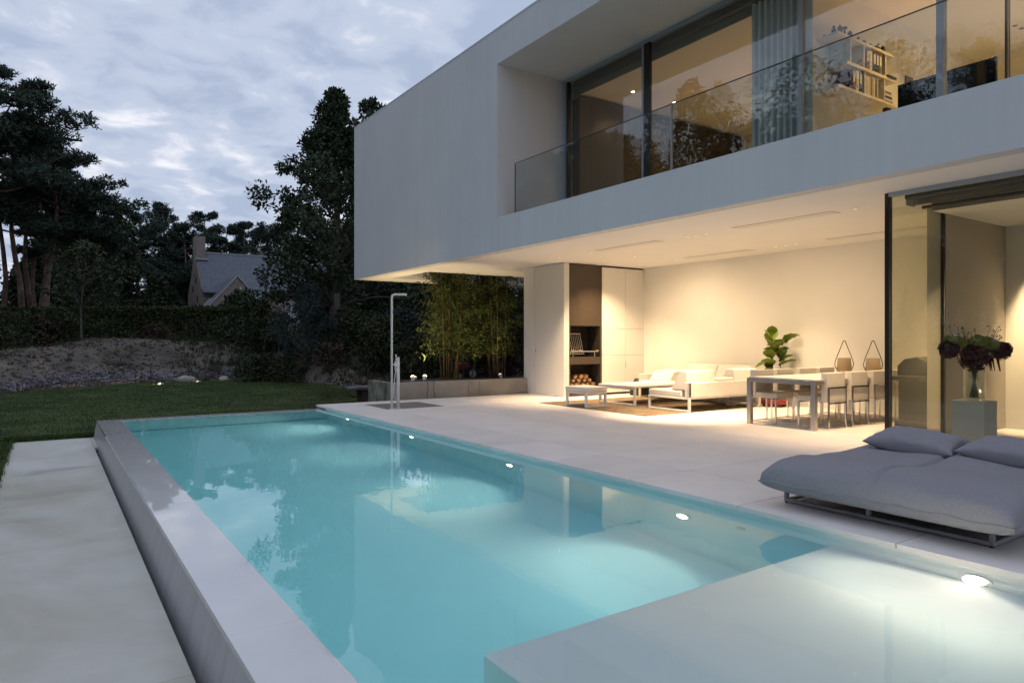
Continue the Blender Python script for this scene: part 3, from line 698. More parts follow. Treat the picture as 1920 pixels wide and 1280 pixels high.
# rug and lounge group
rug = MB().box(8.48,11.62,8.48,11.57,.001,.009).build("rug", M['rug'], None)
tag(rug, "faded red, green and brown woven rug under the white lounge furniture", "rug")
def uframe(y0, y1, x, z1, w=.06, t=.035):
    m = MB()
    m.box(x-w/2,x+w/2,y0,y1,.009,.009+t).box(x-w/2,x+w/2,y0,y0+t,.009+t+.0005,z1-t-.0005).box(x-w/2,x+w/2,y1-t,y1,.009+t+.0005,z1-t-.0005).box(x-w/2,x+w/2,y0,y1,z1-t,z1)
    return m
so = thing("sofa", "long white outdoor sofa with its back to the camera, on the rug", "sofa", (10.5, 8.93, 0))
for x in (9.52, 11.52): uframe(8.42, 9.43, x, .27).build("sled_leg", M['whitemetal'], so, bevel=.006)
MB().box(9.55,11.49,8.46,9.40,.235,.268).build("seat_base", M['whitemetal'], so)
MB().box(9.49,11.55,8.42,8.455,.271,.54).build("back_panel", M['cushion'], so, bevel=.008)
MB().box(9.49,9.55,8.42,8.52,.271,.545).build("arm_post", M['whitemetal'], so, bevel=.006)
for x0, x1 in ((9.51,10.18), (10.19,10.85), (10.86,11.53)): padbox("seat_cushion", M['cushion'], so, x0,x1,8.62,9.44,.272,.385)
for x0, x1, z in ((9.53,10.27,.76), (10.80,11.53,.76)):
    MB().prism([(8.46,.39),(8.90,.388),(8.66,z),(8.50,z)], 'x', x0, x1).build("back_cushion", M['cushion'], so, bevel=.03, seg=3)
padbox("back_cushion", M['cushion'], so, 10.285,10.785,8.47,8.70,.39,.60)
MB().box(10.28,10.79,8.458,8.468,.41,.414).build("seam", M['fascia'], so)
sb = thing("sofa", "white outdoor sofa standing along the back wall beyond the coffee table", "sofa", (11.8, 10.2, 0))
for y in (8.98, 11.42):
    m = MB(); x0, x1, w, t, z1 = 11.22, 12.22, .06, .035, .27
    m.box(x0,x1,y-w/2,y+w/2,.001,t).box(x0,x0+t,y-w/2,y+w/2,t+.0005,z1-t-.0005).box(x1-t,x1,y-w/2,y+w/2,t+.0005,z1-t-.0005).box(x0,x1,y-w/2,y+w/2,z1-t,z1)
    m.build("sled_leg", M['whitemetal'], sb, bevel=.006)
MB().box(11.25,12.2,9.0,11.4,.235,.268).build("seat_base", M['whitemetal'], sb)
MB().box(12.18,12.215,8.95,11.45,.271,.54).build("back_panel", M['cushion'], sb, bevel=.008)
for y0, y1 in ((8.96,9.77), (9.78,10.59), (10.60,11.41)): padbox("seat_cushion", M['cushion'], sb, 11.22,12.0,y0,y1,.272,.385)
for y0, y1 in ((8.98,9.79), (9.80,10.62)):
    MB().prism([(12.17,.39),(11.78,.388),(11.95,.78),(12.13,.78)], 'y', y0, y1).build("back_cushion", M['cushion'], sb, bevel=.03, seg=3)
MB().prism([(12.17,.39),(11.45,.388),(11.62,.60),(12.10,.64)], 'y', 10.74, 11.36).build("back_cushion", M['cushion'], sb, bevel=.03, seg=3)
MB().box(11.24,12.2,11.425,11.47,.271,.53).build("arm_post", M['whitemetal'], sb, bevel=.006)
ct = thing("coffee_table", "low white coffee table between the ottoman and the sofas", "coffee table", (10.5, 10.4, 0))
for x in (9.58, 11.55): uframe(9.86, 10.92, x, .36).build("sled_leg", M['whitemetal'], ct, bevel=.006)
for k in range(3): MB().box(9.545,11.585,9.86+.355*k,9.86+.355*k+.35,.362,.40).build("table_board", M['tabletop'], ct, bevel=.004)
ot = thing("ottoman", "small white upholstered ottoman at the corner of the rug", "ottoman", (8.8, 10.4, 0))
for y in (10.12, 10.70):
    m = MB(); x0, x1, w, t, z1 = 8.52, 9.04, .06, .04, .30
    m.box(x0,x1,y-w/2,y+w/2,.009,.009+t).box(x0,x0+t,y-w/2,y+w/2,.0495,z1-t-.0005).box(x1-t,x1,y-w/2,y+w/2,.0495,z1-t-.0005).box(x0,x1,y-w/2,y+w/2,z1-t,z1)
    m.build("sled_leg", M['whitemetal'], ot, bevel=.006)
MB().box(8.54,9.02,10.14,10.68,.262,.298).build("seat_base", M['whitemetal'], ot)
padbox("seat_cushion", M['cushion'], ot, 8.515,9.045,10.08,10.74,.302,.40, .02)
for o_ in (so, sb, ct, ot): o_["group"] = "white lounge furniture under the overhang"

# dining table and chairs
dt = thing("dining_table", "white-topped dining table with brushed steel frame under the overhang", "dining table", (10.5, 6.31, 0))
X0, X1, Y0, Y1 = 9.10, 11.95, 5.74, 6.90
for x in (X0, X1-.07):
    for y in (Y0, Y1-.07): MB().box(x,x+.07,y,y+.07,0,.6545).build("leg", M['steel'], dt, bevel=.002)
MB().box(X0,X1,Y0,Y0+.07,.655,.715).box(X0,X1,Y1-.07,Y1,.655,.715).box(X0,X0+.07,Y0+.071,Y1-.071,.655,.715).box(X1-.07,X1,Y0+.071,Y1-.071,.655,.715).build("apron", M['steel'], dt, bevel=.002)
MB().box(X0+.02,X1-.02,Y0+.02,Y1-.02,.7155,.735).build("tabletop", M['tabletop'], dt, bevel=.003)
def make_chair():
    """faces +y, origin on the floor below the seat centre"""
    t = thing("dining_chair", "", "chair", (0,0,0), "dining chairs around the white-topped table")
    w, d, r = .46, .50, .010
    m = MB()
    for s in (-1, 1):
        x = s*(w/2-r)
        m.box(x-r,x+r,-d/2,d/2,.0,.02); m.box(x-r,x+r,d/2-.02,d/2,.0205,.395)
        m.box(x-r,x+r,-d/2,-d/2+.02,.0205,.62)
    m.box(-w/2+.0205,w/2-.0205,-d/2,-d/2+.02,.0,.02); m.box(-w/2+.0205,w/2-.0205,-d/2,-d/2+.02,.60,.62)
    m.box(-w/2+.0205,w/2-.0205,d/2-.02,d/2,.375,.395); m.box(-w/2+.0205,w/2-.0205,-d/2,-d/2+.02,.375,.395)
    m.build("frame", M['chrome'], t)
    MB().box(-w/2+.004,w/2-.004,-d/2+.135,d/2+.005,.398,.48).build("seat", M['leather'], t, bevel=.012, seg=2)
    MB().box(-w/2+.002,w/2-.002,-d/2+.022,-d/2+.132,.40,.83).build("backrest", M['leather'], t, bevel=.012, seg=2)
    return t
ch0 = make_chair()
near = ["dining chair nearest the camera, back turned, at the table's near left corner", "second dining chair from the pool end, back turned to the camera",
        "third dining chair from the pool end, back turned, half hidden by the fourth", "fourth chair of the near row, cut by the dark glass frame"]
farl = ["dining chair at the far side of the table, closest to the sofa end", "second chair of the far row, seen across the table top",
        "third chair of the far row, seen across the table top", "last chair of the far row, next to the potted plant wall"]
used = False
for i in range(4):
    c = ch0 if not used else copy_tree(ch0); used = True
    place(c, (9.57+.62*i, 5.92, 0)); c["label"] = near[i]
for i in range(4):
    c = copy_tree(ch0); place(c, (9.58+.60*i, 6.80+.02*(i % 2), 0), math.pi); c["label"] = farl[i]

# lanterns
def lantern():
    t = thing("lantern", "", "lantern", (0,0,0), "teardrop lanterns on the dining table")
    P = [(-.055*1.9,0,.02)]
    def tear(k):
        a = k/40*2*math.pi; r = .155; return None
    pts = []
    for k in range(13):                                        # lower round part
        a = math.pi*(1.02) + (math.pi*.96)*k/12; pts.append((.165*math.cos(a), 0, .165+.165*math.sin(a)*1.0))
    pts = [(-.155,0,.20)] + pts + [(.155,0,.20)]
    top = [(.02,0,.545), (.010,0,.558), (0,0,.561), (-.010,0,.558), (-.02,0,.545)]
    full = pts + [(.12,0,.30),(.07,0,.42)] + top + [(-.07,0,.42),(-.12,0,.30)]
    full = [p for p in full] + [full[0]]
    MB().tube(full, .007, 8, cap=False).build("handle_frame", M['black'], t)
    MB().lathe((0,0,0), [(.001,.035),(.118,.035),(.125,.04),(.105,.26),(.10,.26),(.12,.045),(.001,.045)], 24).build("shade", M['lantern'], t, smooth=True)
    MB().cyl((0,0,.0), .125, .02, 24).build("base", M['black'], t)
    return t
la = lantern(); place(la, (11.50,6.70,.7355), -.59); la["label"] = "teardrop wire lantern with beige shade, left of the pair on the table"
lb = copy_tree(la); place(lb, (11.66,6.28,.7355), -.59); lb["label"] = "teardrop wire lantern with beige shade, right of the pair behind the chairs"

# fiddle-leaf fig in a red bowl
fg = thing("fig_plant", "leafy fiddle-leaf fig in a red bowl by the back wall", "plant", (11.9, 8.38, 0))
MB().lathe((11.9,8.38,0), [(.001,.002),(.20,.002),(.27,.07),(.29,.15),(.27,.155),(.25,.13),(.001,.12)], 28).build("pot", M['pot'], fg, smooth=True)
MB().cyl((11.9,8.38,.121), .245, .012, 24).build("potting_soil", M['humus'], fg)
sm = MB()
for bx, by, h in ((-.02,.02,1.15), (.05,-.06,.98), (-.07,-.03,.85)):
    sm.tube([(11.9+bx*.4,8.38+by*.4,.12),(11.9+bx,8.38+by,.5),(11.9+bx*1.9,8.38+by*1.9,h)], [.014,.011,.006], 7)
sm.build("stem", M['bark'], fg, smooth=True)
def fig_leaf(L, w, name="leaf"):
    V = []; F = []; n = 8
    for i in range(n+1):
        t = i/n; wd = w*(math.sin(math.pi*min(t*1.0,1))**.6)*(.62+.55*t)*(1 if t < .97 else .5)
        zc_ = -.35*L*t*t + .10*L*t; wv = .03*L*math.sin(t*16)
        for s, zz in ((-1,.10*w), (-.5,.02*w), (0,-.03*w), (.5,.02*w), (1,.10*w)): V.append((L*t, s*wd, zc_+zz*4*abs(s)*.5+wv*abs(s)))
    for i in range(n):
        for j in range(4): F.append((i*5+j, i*5+j+1, (i+1)*5+j+1, (i+1)*5+j))
    b = MB(); b.add(V, F); o = b.build(name, M['fig'], None, smooth=True); return o
rl = random.Random(5); lf = [fig_leaf(.35,.118), fig_leaf(.30,.105), fig_leaf(.24,.09)]; first = [True]*3
for k in range(34):
    h = .44 + .90*(k/33)**.9; st = k % 3; q = (h-.12)/1.0
    bx, by = ((-.02,.02),(.05,-.06),(-.07,-.03))[st]
    px, py = bx*1.9*q, by*1.9*q; i = 0 if .3 < k/33 < .9 else (1 if k % 2 else 2)
    if first[i]: o = lf[i]; first[i] = False
    else: o = lf[i].copy(); COL.objects.link(o)
    o.parent = fg; o.location = (px, py, h + rl.uniform(-.03,.05))
    o.rotation_euler = (rl.uniform(-.5,.5), rl.uniform(-1.0,.15) - (.5 if k > 26 else 0), k*2.4+rl.uniform(-.3,.3))
for i in range(3):
    if first[i]: D.objects.remove(lf[i])

# log basket, firewood and grilling gear
bk = thing("log_box", "black slanted log box with a carrying handle against the cupboards", "box", (11.7,11.8,0))
MB().prism([(11.45,.001),(12.05,.001),(12.05,.40),(11.62,.40),(11.45,.22)], 'y', 11.6, 11.98).build("box_body", M['black'], bk, bevel=.008)
MB().tube([(11.70,11.79,.40),(11.74,11.79,.46),(12.0,11.79,.46),(12.03,11.79,.40)], .012, 8).build("handle", M['black'], bk)
rk = thing("grill_rack", "upright steel barbecue rack leaning in the upper fireplace opening", "grill rack", (10.4,12.7,.91))
for k in range(10): MB().tube([(10.05+.055*k,12.60,.98),(10.05+.055*k,12.74,1.46)], .007, 6).build("bar", M['steel'], rk)
MB().tube([(10.03,12.60,.98),(10.57,12.60,.98)], .009, 6).build("cross_bar", M['steel'], rk); MB().tube([(10.03,12.74,1.46),(10.57,12.74,1.46)], .009, 6).build("cross_bar", M['steel'], rk)
gr = thing("grill_grate", "grill grate with wooden-handled tongs in the fireplace opening", "grill grate", (10.4,12.6,.91))
MB().box(10.03,10.88,12.46,12.48,1.03,1.05).box(10.03,10.88,12.82,12.84,1.03,1.05).build("grate_frame", M['steel'], gr)
for k in range(14): MB().box(10.05+.06*k,10.058+.06*k,12.482,12.818,1.036,1.044).build("bar", M['steel'], gr)
for x in (10.12, 10.78): MB().box(x,x+.012,12.47,12.482,.911,1.029).build("leg", M['steel'], gr)
for x0, x1 in ((10.04,10.13), (10.28,10.36), (10.80,10.89)): MB().tube([(x0,12.45,1.058),(x1,12.45,1.058)], .014, 8).build("wood_handle", M['logend'], gr)
lr = random.Random(3)
for row, (n, z) in enumerate(((5,.255), (4,.355), (3,.445))):
    for k in range(n):
        r = .055+lr.uniform(-.008,.010); x = 10.11+.165*k+row*.06; a = lr.uniform(0,.6)
        b = MB(); P = [(r*math.cos(t+a)*(1 if t < 3.3 else .6), r*math.sin(t+a)*(1 if t < 3.3 else .7)) for t in np.linspace(0, 2*math.pi, 9)[:-1]]
        b.prism([(x+p[0], z-.003+p[1]) for p in P], 'y', 12.46+lr.uniform(0,.05), 12.84)
        o = b.build("firewood_log", [M['logs']], None); tag(o, "split log, %s from the left in the %s row of the fireplace stack" % (("first","second","third","fourth","fifth")[k], ("bottom","middle","top")[row]), "log", "firewood in the fireplace")
# gas barbecue behind the side pane
bq = thing("gas_barbecue", "black lidded gas barbecue behind the terrace glass", "barbecue", (10.95,5.1,0))
MB().box(10.62,11.30,4.86,5.34,.10,.74).build("cabinet", M['black'], bq, bevel=.01)
MB().box(10.55,11.36,4.84,5.36,.0,.098).build("plinth", M['black'], bq)
MB().prism([(4.84,.745),(5.36,.745),(5.36,.92),(5.26,1.02),(5.06,1.06),(4.9,.98),(4.84,.86)], 'x', 10.62, 11.30).build("lid", M['black'], bq, bevel=.02, seg=2)
MB().box(10.20,10.615,4.88,5.30,.72,.78).build("side_shelf", M['black'], bq, bevel=.008)
MB().tube([(10.70,4.80,.90),(11.22,4.80,.90)], .012, 8).build("handle", M['chrome'], bq)
for z in (.40,.62): MB().box(10.72,10.82,4.852,4.858,z,z+.012).build("drawer_pull", M['chrome'], bq)

# plinth with a vase of flowers inside the glazed room
pd = MB().box(8.87,9.21,3.50,3.84,.001,.597).build("plinth", M['pedestal'], None, bevel=.003)
tag(pd, "pale grey plinth with the flower vase on it, behind the glass", "plinth")
va = thing("flower_vase", "clear glass vase of dark hydrangeas and broad leaves on the plinth", "flowers", (9.04,3.67,.598))
vx, vy, vz = 9.04, 3.67, .598
MB().lathe((vx,vy,vz), [(.001,.0),(.108,.0),(.112,.02),(.112,.36),(.107,.36),(.106,.025),(.001,.02)], 28).build("vase_glass", M['vase'], va, smooth=True)
rs = random.Random(11); s_ = MB()
for k in range(22):
    a = rs.uniform(0, 6.28); r0 = rs.uniform(0,.05); r1 = rs.uniform(.05,.22)
    s_.tube([(vx+r0*math.cos(a+2.5),vy+r0*math.sin(a+2.5),vz+.03),(vx+.02*math.cos(a),vy+.02*math.sin(a),vz+.33),(vx+r1*math.cos(a),vy+r1*math.sin(a),vz+.5+rs.uniform(0,.14))], .006, 5)
s_.build("flower_stems", M['bark'], va)
M['petal'] = foliage("dark_purple_petals", (.03,.014,.022), (.10,.042,.055), 6.0)
M['bigleaf'] = foliage("dull_green_leaves", (.08,.11,.024), (.18,.20,.05), 5.0)
def petals(c, r, n, size, mat, name, parent, seed):
    g_ = np.random.default_rng(seed); d = g_.normal(size=(n,3)); d /= np.linalg.norm(d,axis=1)[:,None]
    p = np.array(c) + d*r*g_.uniform(.75,1.05,(n,1)); u = np.cross(d, g_.normal(size=(n,3))); u /= np.linalg.norm(u,axis=1)[:,None]; w = np.cross(d,u)
    V = np.stack([p+u*size, p+w*size+d*size*.4, p-u*size, p-w*size+d*size*.3],1).reshape(-1,3); F = np.arange(4*n).reshape(-1,4)
    return np_mesh(name, V, F, mat, parent)
# image-right is (.83,-.56), image-left the reverse
ux, uy = .83, -.56
for s, zz, k in ((-.30,.60,1), (.315,.585,2), (-.06,.52,5)): petals((vx+ux*s,vy+uy*s,vz+zz), .105 if k != 5 else .075, 260, .026, M['petal'], "flower_head", va, k)
petals((vx,vy,vz+.50), .16, 220, .03, M['petal'], "filler_foliage", va, 9)
def round_leaf(c, r, nrm, name="leaf"):
    q = Vector(nrm).to_track_quat('Z','Y').to_matrix(); b = MB(); V = [Vector((0,0,.15*r))]; n = 14
    for k in range(n):
        a = 2*math.pi*k/n; rr = r*(1+.12*math.cos(a*3)); V.append(Vector((rr*math.cos(a), rr*math.sin(a), -.10*r+.05*r*math.sin(5*a))))
    b.add([q @ v + Vector(c) for v in V], [(0,1+k,1+(k+1) % n) for k in range(n)]); return b.build(name, M['bigleaf'], va, smooth=True)
for s, zz, r, nn in ((-.01,.60,.13,(-.85,-.45,.15)), (.14,.67,.10,(-.7,-.3,.5)), (.04,.70,.09,(-.7,-.4,.5)), (-.22,.68,.09,(-.8,-.3,.4)), (-.31,.69,.08,(-.8,-.3,.3)), (.10,.66,.10,(-.6,-.6,.4)), (.22,.66,.08,(-.5,-.6,.5))):
    round_leaf((vx+ux*s-.02*zz, vy+uy*s-.03, vz+zz), r, nn)
sp = MB()
for k in range(26):
    s = rs.uniform(-.3,.32); h = .72+rs.uniform(0,.16); sp.tube([(vx+ux*s*.5,vy+uy*s*.5,vz+.55),(vx+ux*s,vy+uy*s+rs.uniform(-.05,.05),vz+h)], .0022, 4); sp.ball((vx+ux*s,vy+uy*s,vz+h), .009, 5)
for k in range(7):
    s = rs.uniform(-.22,.28); sp.tube([(vx+ux*s,vy+uy*s-.03,vz+.50),(vx+ux*s*1.1,vy+uy*s*1.1-.04,vz+.34)], [.014,.003], 5)
sp.build("dry_sprigs", M['petal'], va)

# ------------------------------------------------------------------ things in the upper rooms
def pleats():
    y0, y1, n = 6.10, 7.0, 8; V = []; F = []; prof = []
    for k in range(n):
        a = y1-(y1-y0)*k/n; st = (y1-y0)/n
        prof += [(a, .14), (a-st*.03, .0), (a-st*.44, .0), (a-st*.48, .14), (a-st*.97, .15)]
    prof.append((y0, .035))
    for z in (3.62, 5.2, 6.83):
        for y, d in prof: V.append((9.36+d, y, z))
    m = len(prof)
    for i in range(2):
        for j in range(m-1): F.append((i*m+j, i*m+j+1, (i+1)*m+j+1, (i+1)*m+j))
    b = MB(); b.add(V, F); o = b.build("curtain", M['curtain'], None)
    md = o.modifiers.new("thickness", 'SOLIDIFY'); md.thickness = .004; return o
tag(pleats(), "blue-grey pleated curtain drawn together behind the loggia glass", "curtain")
bs = thing("wall_shelf", "white staggered wall shelf holding binders and small figures upstairs", "shelf", (10.2,5.9,4.95))
YB, YFr = 5.897, 5.57
for x0, x1, z0, z1 in ((9.40,10.93,5.705,5.745), (9.64,11.02,5.325,5.37), (9.40,11.08,4.945,4.985)):
    MB().box(x0,x1,YFr,YB,z0,z1).build("shelf_board", M['shelfwhite'], bs, bevel=.002)
for x, z0, z1 in ((9.73,5.371,5.704), (10.09,5.371,5.704), (10.70,5.371,5.704), (10.11,4.986,5.324), (10.67,4.986,5.324)):
    MB().box(x,x+.022,YFr+.004,YB,z0,z1).build("divider", M['shelfwhite'], bs)
MB().box(9.73,10.93,YB-.006,YB-.001,5.371,5.704).build("back_board", M['fascia'], bs)
bc = {'red': pm("dark_red_card", (.14,.03,.03), .6), 'white': pm("white_card", (.6,.57,.52), .6), 'blue': pm("dark_blue_card", (.03,.04,.07), .6), 'grey': pm("grey_card", (.16,.16,.17), .6), 'cream': pm("cream_paper", (.5,.42,.30), .7)}
def binder(x, z, w, h, c, lab, spine='white'):
    t = thing("binder", lab, "binder", (x+w/2,5.7,z), "binders and books on the upstairs wall shelf")
    MB().box(x,x+w,YFr+.02,YFr+.27,z,z+h).build("cover", bc[c], t)
    MB().box(x+.008,x+w-.008,YFr+.0165,YFr+.0195,z+h*.42,z+h*.92).build("spine_label", bc[spine], t)
    MB().tube([(x+w/2,YFr+.0195,z+h*.22),(x+w/2,YFr+.016,z+h*.22)], .012, 10).build("finger_ring", M['blackplastic'], t)
for x, c, lab in ((10.205,'red',"red binder, first in the row on the upper shelf"), (10.285,'white',"white-labelled black binder beside the red one on the upper shelf"),
        (10.39,'blue',"dark binder in the middle of the upper shelf row"), (10.475,'blue',"dark binder fourth in the upper shelf row, narrow white label"), (10.56,'grey',"grey binder last in the upper shelf row")):
    binder(x, 5.372, .07, .30, c, lab)
for x, c, lab in ((9.82,'red',"red binder on the lower shelf, first of three"), (9.91,'white',"cream binder on the lower shelf, middle of three"), (10.0,'blue',"dark binder on the lower shelf, last of three")):
    binder(x, 4.987, .075, .30, c, lab)
for k in range(9):
    x = 10.15+.042*k; h = .30-.006*(k % 4)
    o = MB().box(x,x+.036,YFr+.02,YFr+.24,4.987,4.987+h).build("book", bc[('cream','cream','white','cream','grey','cream','white','blue','cream')[k]], None)
    tag(o, "slim pale book, %s from the left in the lower shelf row" % ("first","second","third","fourth","fifth","sixth","seventh","eighth","ninth")[k], "book", "pale books on the lower shelf")
for k, c in enumerate(('grey','white','blue','white','grey')):
    o = MB().box(10.74+.01*(k % 2),10.98-.012*k,YFr+.03,YFr+.26,4.987+.036*k,4.987+.036*k+.034).build("book", bc[c], None)
    tag(o, "book lying %s in the lower shelf's end stack" % ("at the bottom","second from the bottom","in the middle","second from the top","on top")[k], "book", "stacked books at the shelf end")
o = MB().box(10.74,11.0,YFr-.02,YFr+.22,5.372,5.40).build("book", bc['blue'], None); tag(o, "dark book lying at the right end of the upper shelf", "book")
fgx = [(9.44,5.80,.03,"flat"), (9.43,5.65,.11,"fig"), (9.50,5.60,.12,"cone"), (9.62,5.60,.11,"post"), (9.76,5.60,.10,"cone"), (9.97,5.60,.06,"bird"), (10.15,5.60,.045,"flat"), (10.32,5.60,.04,"flat"), (10.52,5.60,.10,"bird"), (10.67,5.60,.09,"cone")]
fl = ["tiny flat dark ornament at the left end of the shelf top", "tiny dark standing figure near the left end of the shelf top", "tiny dark pointed figure at the shelf's front corner", "tiny dark mushroom-shaped figure on the shelf top",
      "tiny grey pointed figure beside the mushroom-shaped one", "tiny grey bird-shaped ornament on the shelf top", "tiny low grey ornament right of the bird-shaped one", "tiny low ornament in the middle of the shelf top", "tiny seated bird-like figure towards the shelf's right end", "tiny pointed figure at the right end of the shelf top"]
for (x, y, h, kd), lab in zip(fgx, fl):
    m = MB(); z = 5.746
    if kd == "flat": m.ball((x,y,z+h*.5), h*.5, 8, sq=(2,1,1))
    elif kd == "cone": m.lathe((x,y,z), [(.04,0),(.03,h*.4),(.035,h*.6),(.004,h)], 10)
    elif kd == "fig": m.lathe((x,y,z), [(.03,0),(.035,h*.35),(.018,h*.6),(.022,h*.75),(.004,h)], 10)
    elif kd == "post": m.lathe((x,y,z), [(.018,0),(.012,h*.7),(.04,h*.8),(.035,h),(.002,h)], 10)
    else: m.ball((x,y,z+h*.3), h*.3, 8, sq=(1.8,1,1)); m.lathe((x+h*.3,y,z+h*.4), [(.012,0),(.010,h*.35),(.018,h*.5),(.002,h*.6)], 8)
    tag(m.build("figurine", M['black'], None), lab, "figurine", "small figures on top of the wall shelf")
dsk = thing("desk", "pale desk standing just behind the upper glass", "desk", (9.95,4.2,3.6))
MB().box(9.60,10.35,2.7,5.2,4.30,4.34).build("desktop", M['shelfwhite'], dsk)
for y in (2.8,5.1):
    for x in (9.66,10.28): MB().box(x-.025,x+.025,y-.025,y+.025,3.6,4.299).build("leg", M['whitemetal'], dsk)
for y0, y1, lab in ((4.385,4.93,"dark monitor on the upstairs desk, left of the window mullion"), (3.73,4.335,"dark monitor on the upstairs desk, right of the window mullion")):
    t = thing("monitor", lab, "monitor", (9.8,(y0+y1)/2,4.341), "monitors on the upstairs desk")
    MB().box(9.79,9.83,y0,y1,4.49,4.84).build("casing", M['blackplastic'], t, bevel=.004)
    MB().box(9.786,9.7895,y0+.012,y1-.012,4.505,4.828).build("screen", M['screen'], t)
    ym = (y0+y1)/2
    MB().box(9.832,9.86,ym-.04,ym+.04,4.36,4.6).box(9.74,9.92,ym-.10,ym+.10,4.341,4.355).build("stand", M['blackplastic'], t)
pt = MB().box(11.94,12.17,5.87,5.896,5.22,5.74).build("painting", pm("abstract_canvas", (.25,.12,.08), .7, var=.3, vscale=7, col2=(.10,.20,.11)), None)
tag(pt, "small red and green abstract canvas on the upstairs wall", "painting")
o = MB().box(10.62,10.74,5.50,5.58,4.60,4.86).build("speaker", M['blackplastic'], None, bevel=.006); tag(o, "small black speaker standing below the wall shelf upstairs", "speaker")
o2 = MB().box(10.5,10.9,5.45,5.75,3.6,4.599).build("side_cabinet", M['shelfwhite'], None); tag(o2, "pale side cabinet under the small black speaker upstairs", "cabinet")

# ------------------------------------------------------------------ garden shower
sh = thing("garden_shower", "slim white garden shower with hand shower at the pool's far corner", "shower", (5.45,12.12,0))
MB().tube([(5.41,12.10,0),(5.41,12.10,2.10),(5.42,12.10,2.15),(5.45,12.09,2.168),(5.50,12.07,2.172),(5.68,12.02,2.175)], .021, 14).build("pole", M['whitemetal'], sh, smooth=True)
MB().cyl((5.66,12.025,2.142), .022, .01, 12).build("shower_head", M['greyframe'], sh)
MB().cyl((5.41,12.10,.0), .05, .012, 16).build("base_plate", M['whitemetal'], sh); MB().cyl((5.545,12.11,.0), .06, .012, 16).build("base_plate", M['whitemetal'], sh)
MB().tube([(5.545,12.11,.012),(5.545,12.11,.98)], .030, 14).build("tap_post", M['whitemetal'], sh, smooth=True)
MB().tube([(5.43,12.10,.84),(5.475,12.10,.84)], .012, 8).build("bracket", M['whitemetal'], sh)
MB().tube([(5.475,12.10,.90),(5.478,12.10,.80),(5.485,12.10,.72)], .011, 8).build("hand_shower", M['whitemetal'], sh)
MB().tube([(5.50,12.11,1.03),(5.50,12.11,.98)], .014, 10).box(5.495,5.515,12.10,12.12,.80,.97).build("mixer_tap", M['whitemetal'], sh)
MB().tube([(5.486,12.09,.74),(5.44,12.07,.42),(5.435,12.07,.25),(5.47,12.07,.185),(5.52,12.07,.19),(5.555,12.07,.28),(5.54,12.07,.48),(5.497,12.09,.76)], .007, 8).build("hose", M['whitemetal'], sh, smooth=True)
# ------------------------------------------------------------------ planter and garden lights
pw = thing("planter_wall", "low concrete planter wall of cast panels behind the terrace", "wall", (8,13.95,0))
px_ = [6.2, 7.15, 8.12, 8.42, 9.795]
for a, b in zip(px_[:-1], px_[1:]): MB().box(a+.002,b-.002,13.845,13.99,-.30,.375).build("concrete_panel", M['concrete'], pw, bevel=.004)
q = MB().box(6.2,6.345,13.993,15.2,-.5,.37).build("end_panel", M['concrete_moss'], pw, bevel=.004); q["label"] = "mossy end panel"
bed = grid_obj("planting_bed", np.arange(6.35,18.1,.3), np.arange(13.992,19.2,.25), lambda x, y: .24-.42*ystep((y-16.8)/2.3)+.02*wob(x*3,y*3), lambda x, y: y < 15.2 or x > 7.4, M['humus']); struct(bed)
wire = MB(); 
for x, s in ((7.05,1),(7.22,-1)):
    wire.tube([(x+.02,14.05,.40),(x,13.90,.383),(x,13.835,.36),(x+.015*s,13.832,.20),(x-.02*s,13.832,.02),(x,13.80,.012)], .006, 6)
tag(wire.build("cable", M['rubber'], None), "dark cables hanging over the concrete planter wall", "cable")
def garden_light(loc, aim, watts, label, cone=110, group="garden spotlights", glow='lens_amber'):
    t = thing("garden_spotlight", label, "garden light", loc, group); x, y, z = loc
    a = Vector(aim).normalized(); h = Vector((x, y, z+.10))
    MB().tube([(x,y,z-.05),(x,y,z+.08)], .012, 8).build("spike", M['black'], t)
    hd = MB().tube([h-a*.05, h+a*.06], [.036,.045], 16).build("head", M['greyframe'], t)
    ln = MB().ball(h+a*.062, .045, 12).build("lens", M[glow], hd, smooth=True)
    spot(ln, h+a*.12, a, watts, cone, (1,.74,.42), .03, .7); return t
garden_light((6.98,14.45,.30), (.30,.62,.95), 105, "lit spotlight in the planter, nearer the shower")
garden_light((7.33,14.55,.30), (.5,.55,.95), 90, "lit spotlight in the planter, right of the brighter one")
garden_light((9.9,15.2,.24), (.0,.62,1.0), 80, "spotlight half hidden at the foot of the right bamboo clump", glow='lens_dim')
garden_light((8.55,17.55,.10), (.15,.12,1), 260, "unseen spotlight added at the foot of the left bamboo clump to brighten the light well", glow='lens_dim')  # extra lamp added to brighten the light well, which the planter lamps miss
garden_light((3.42,27.75,-.38), (-.9,-.25,.05), 26, "small lit spotlight among the weeds at the lawn edge")
garden_light((4.75,28.2,-.36), (-.9,-.3,.05), 14, "dimmer small spotlight beside the pale boulder at the lawn edge", glow='lens_dim')

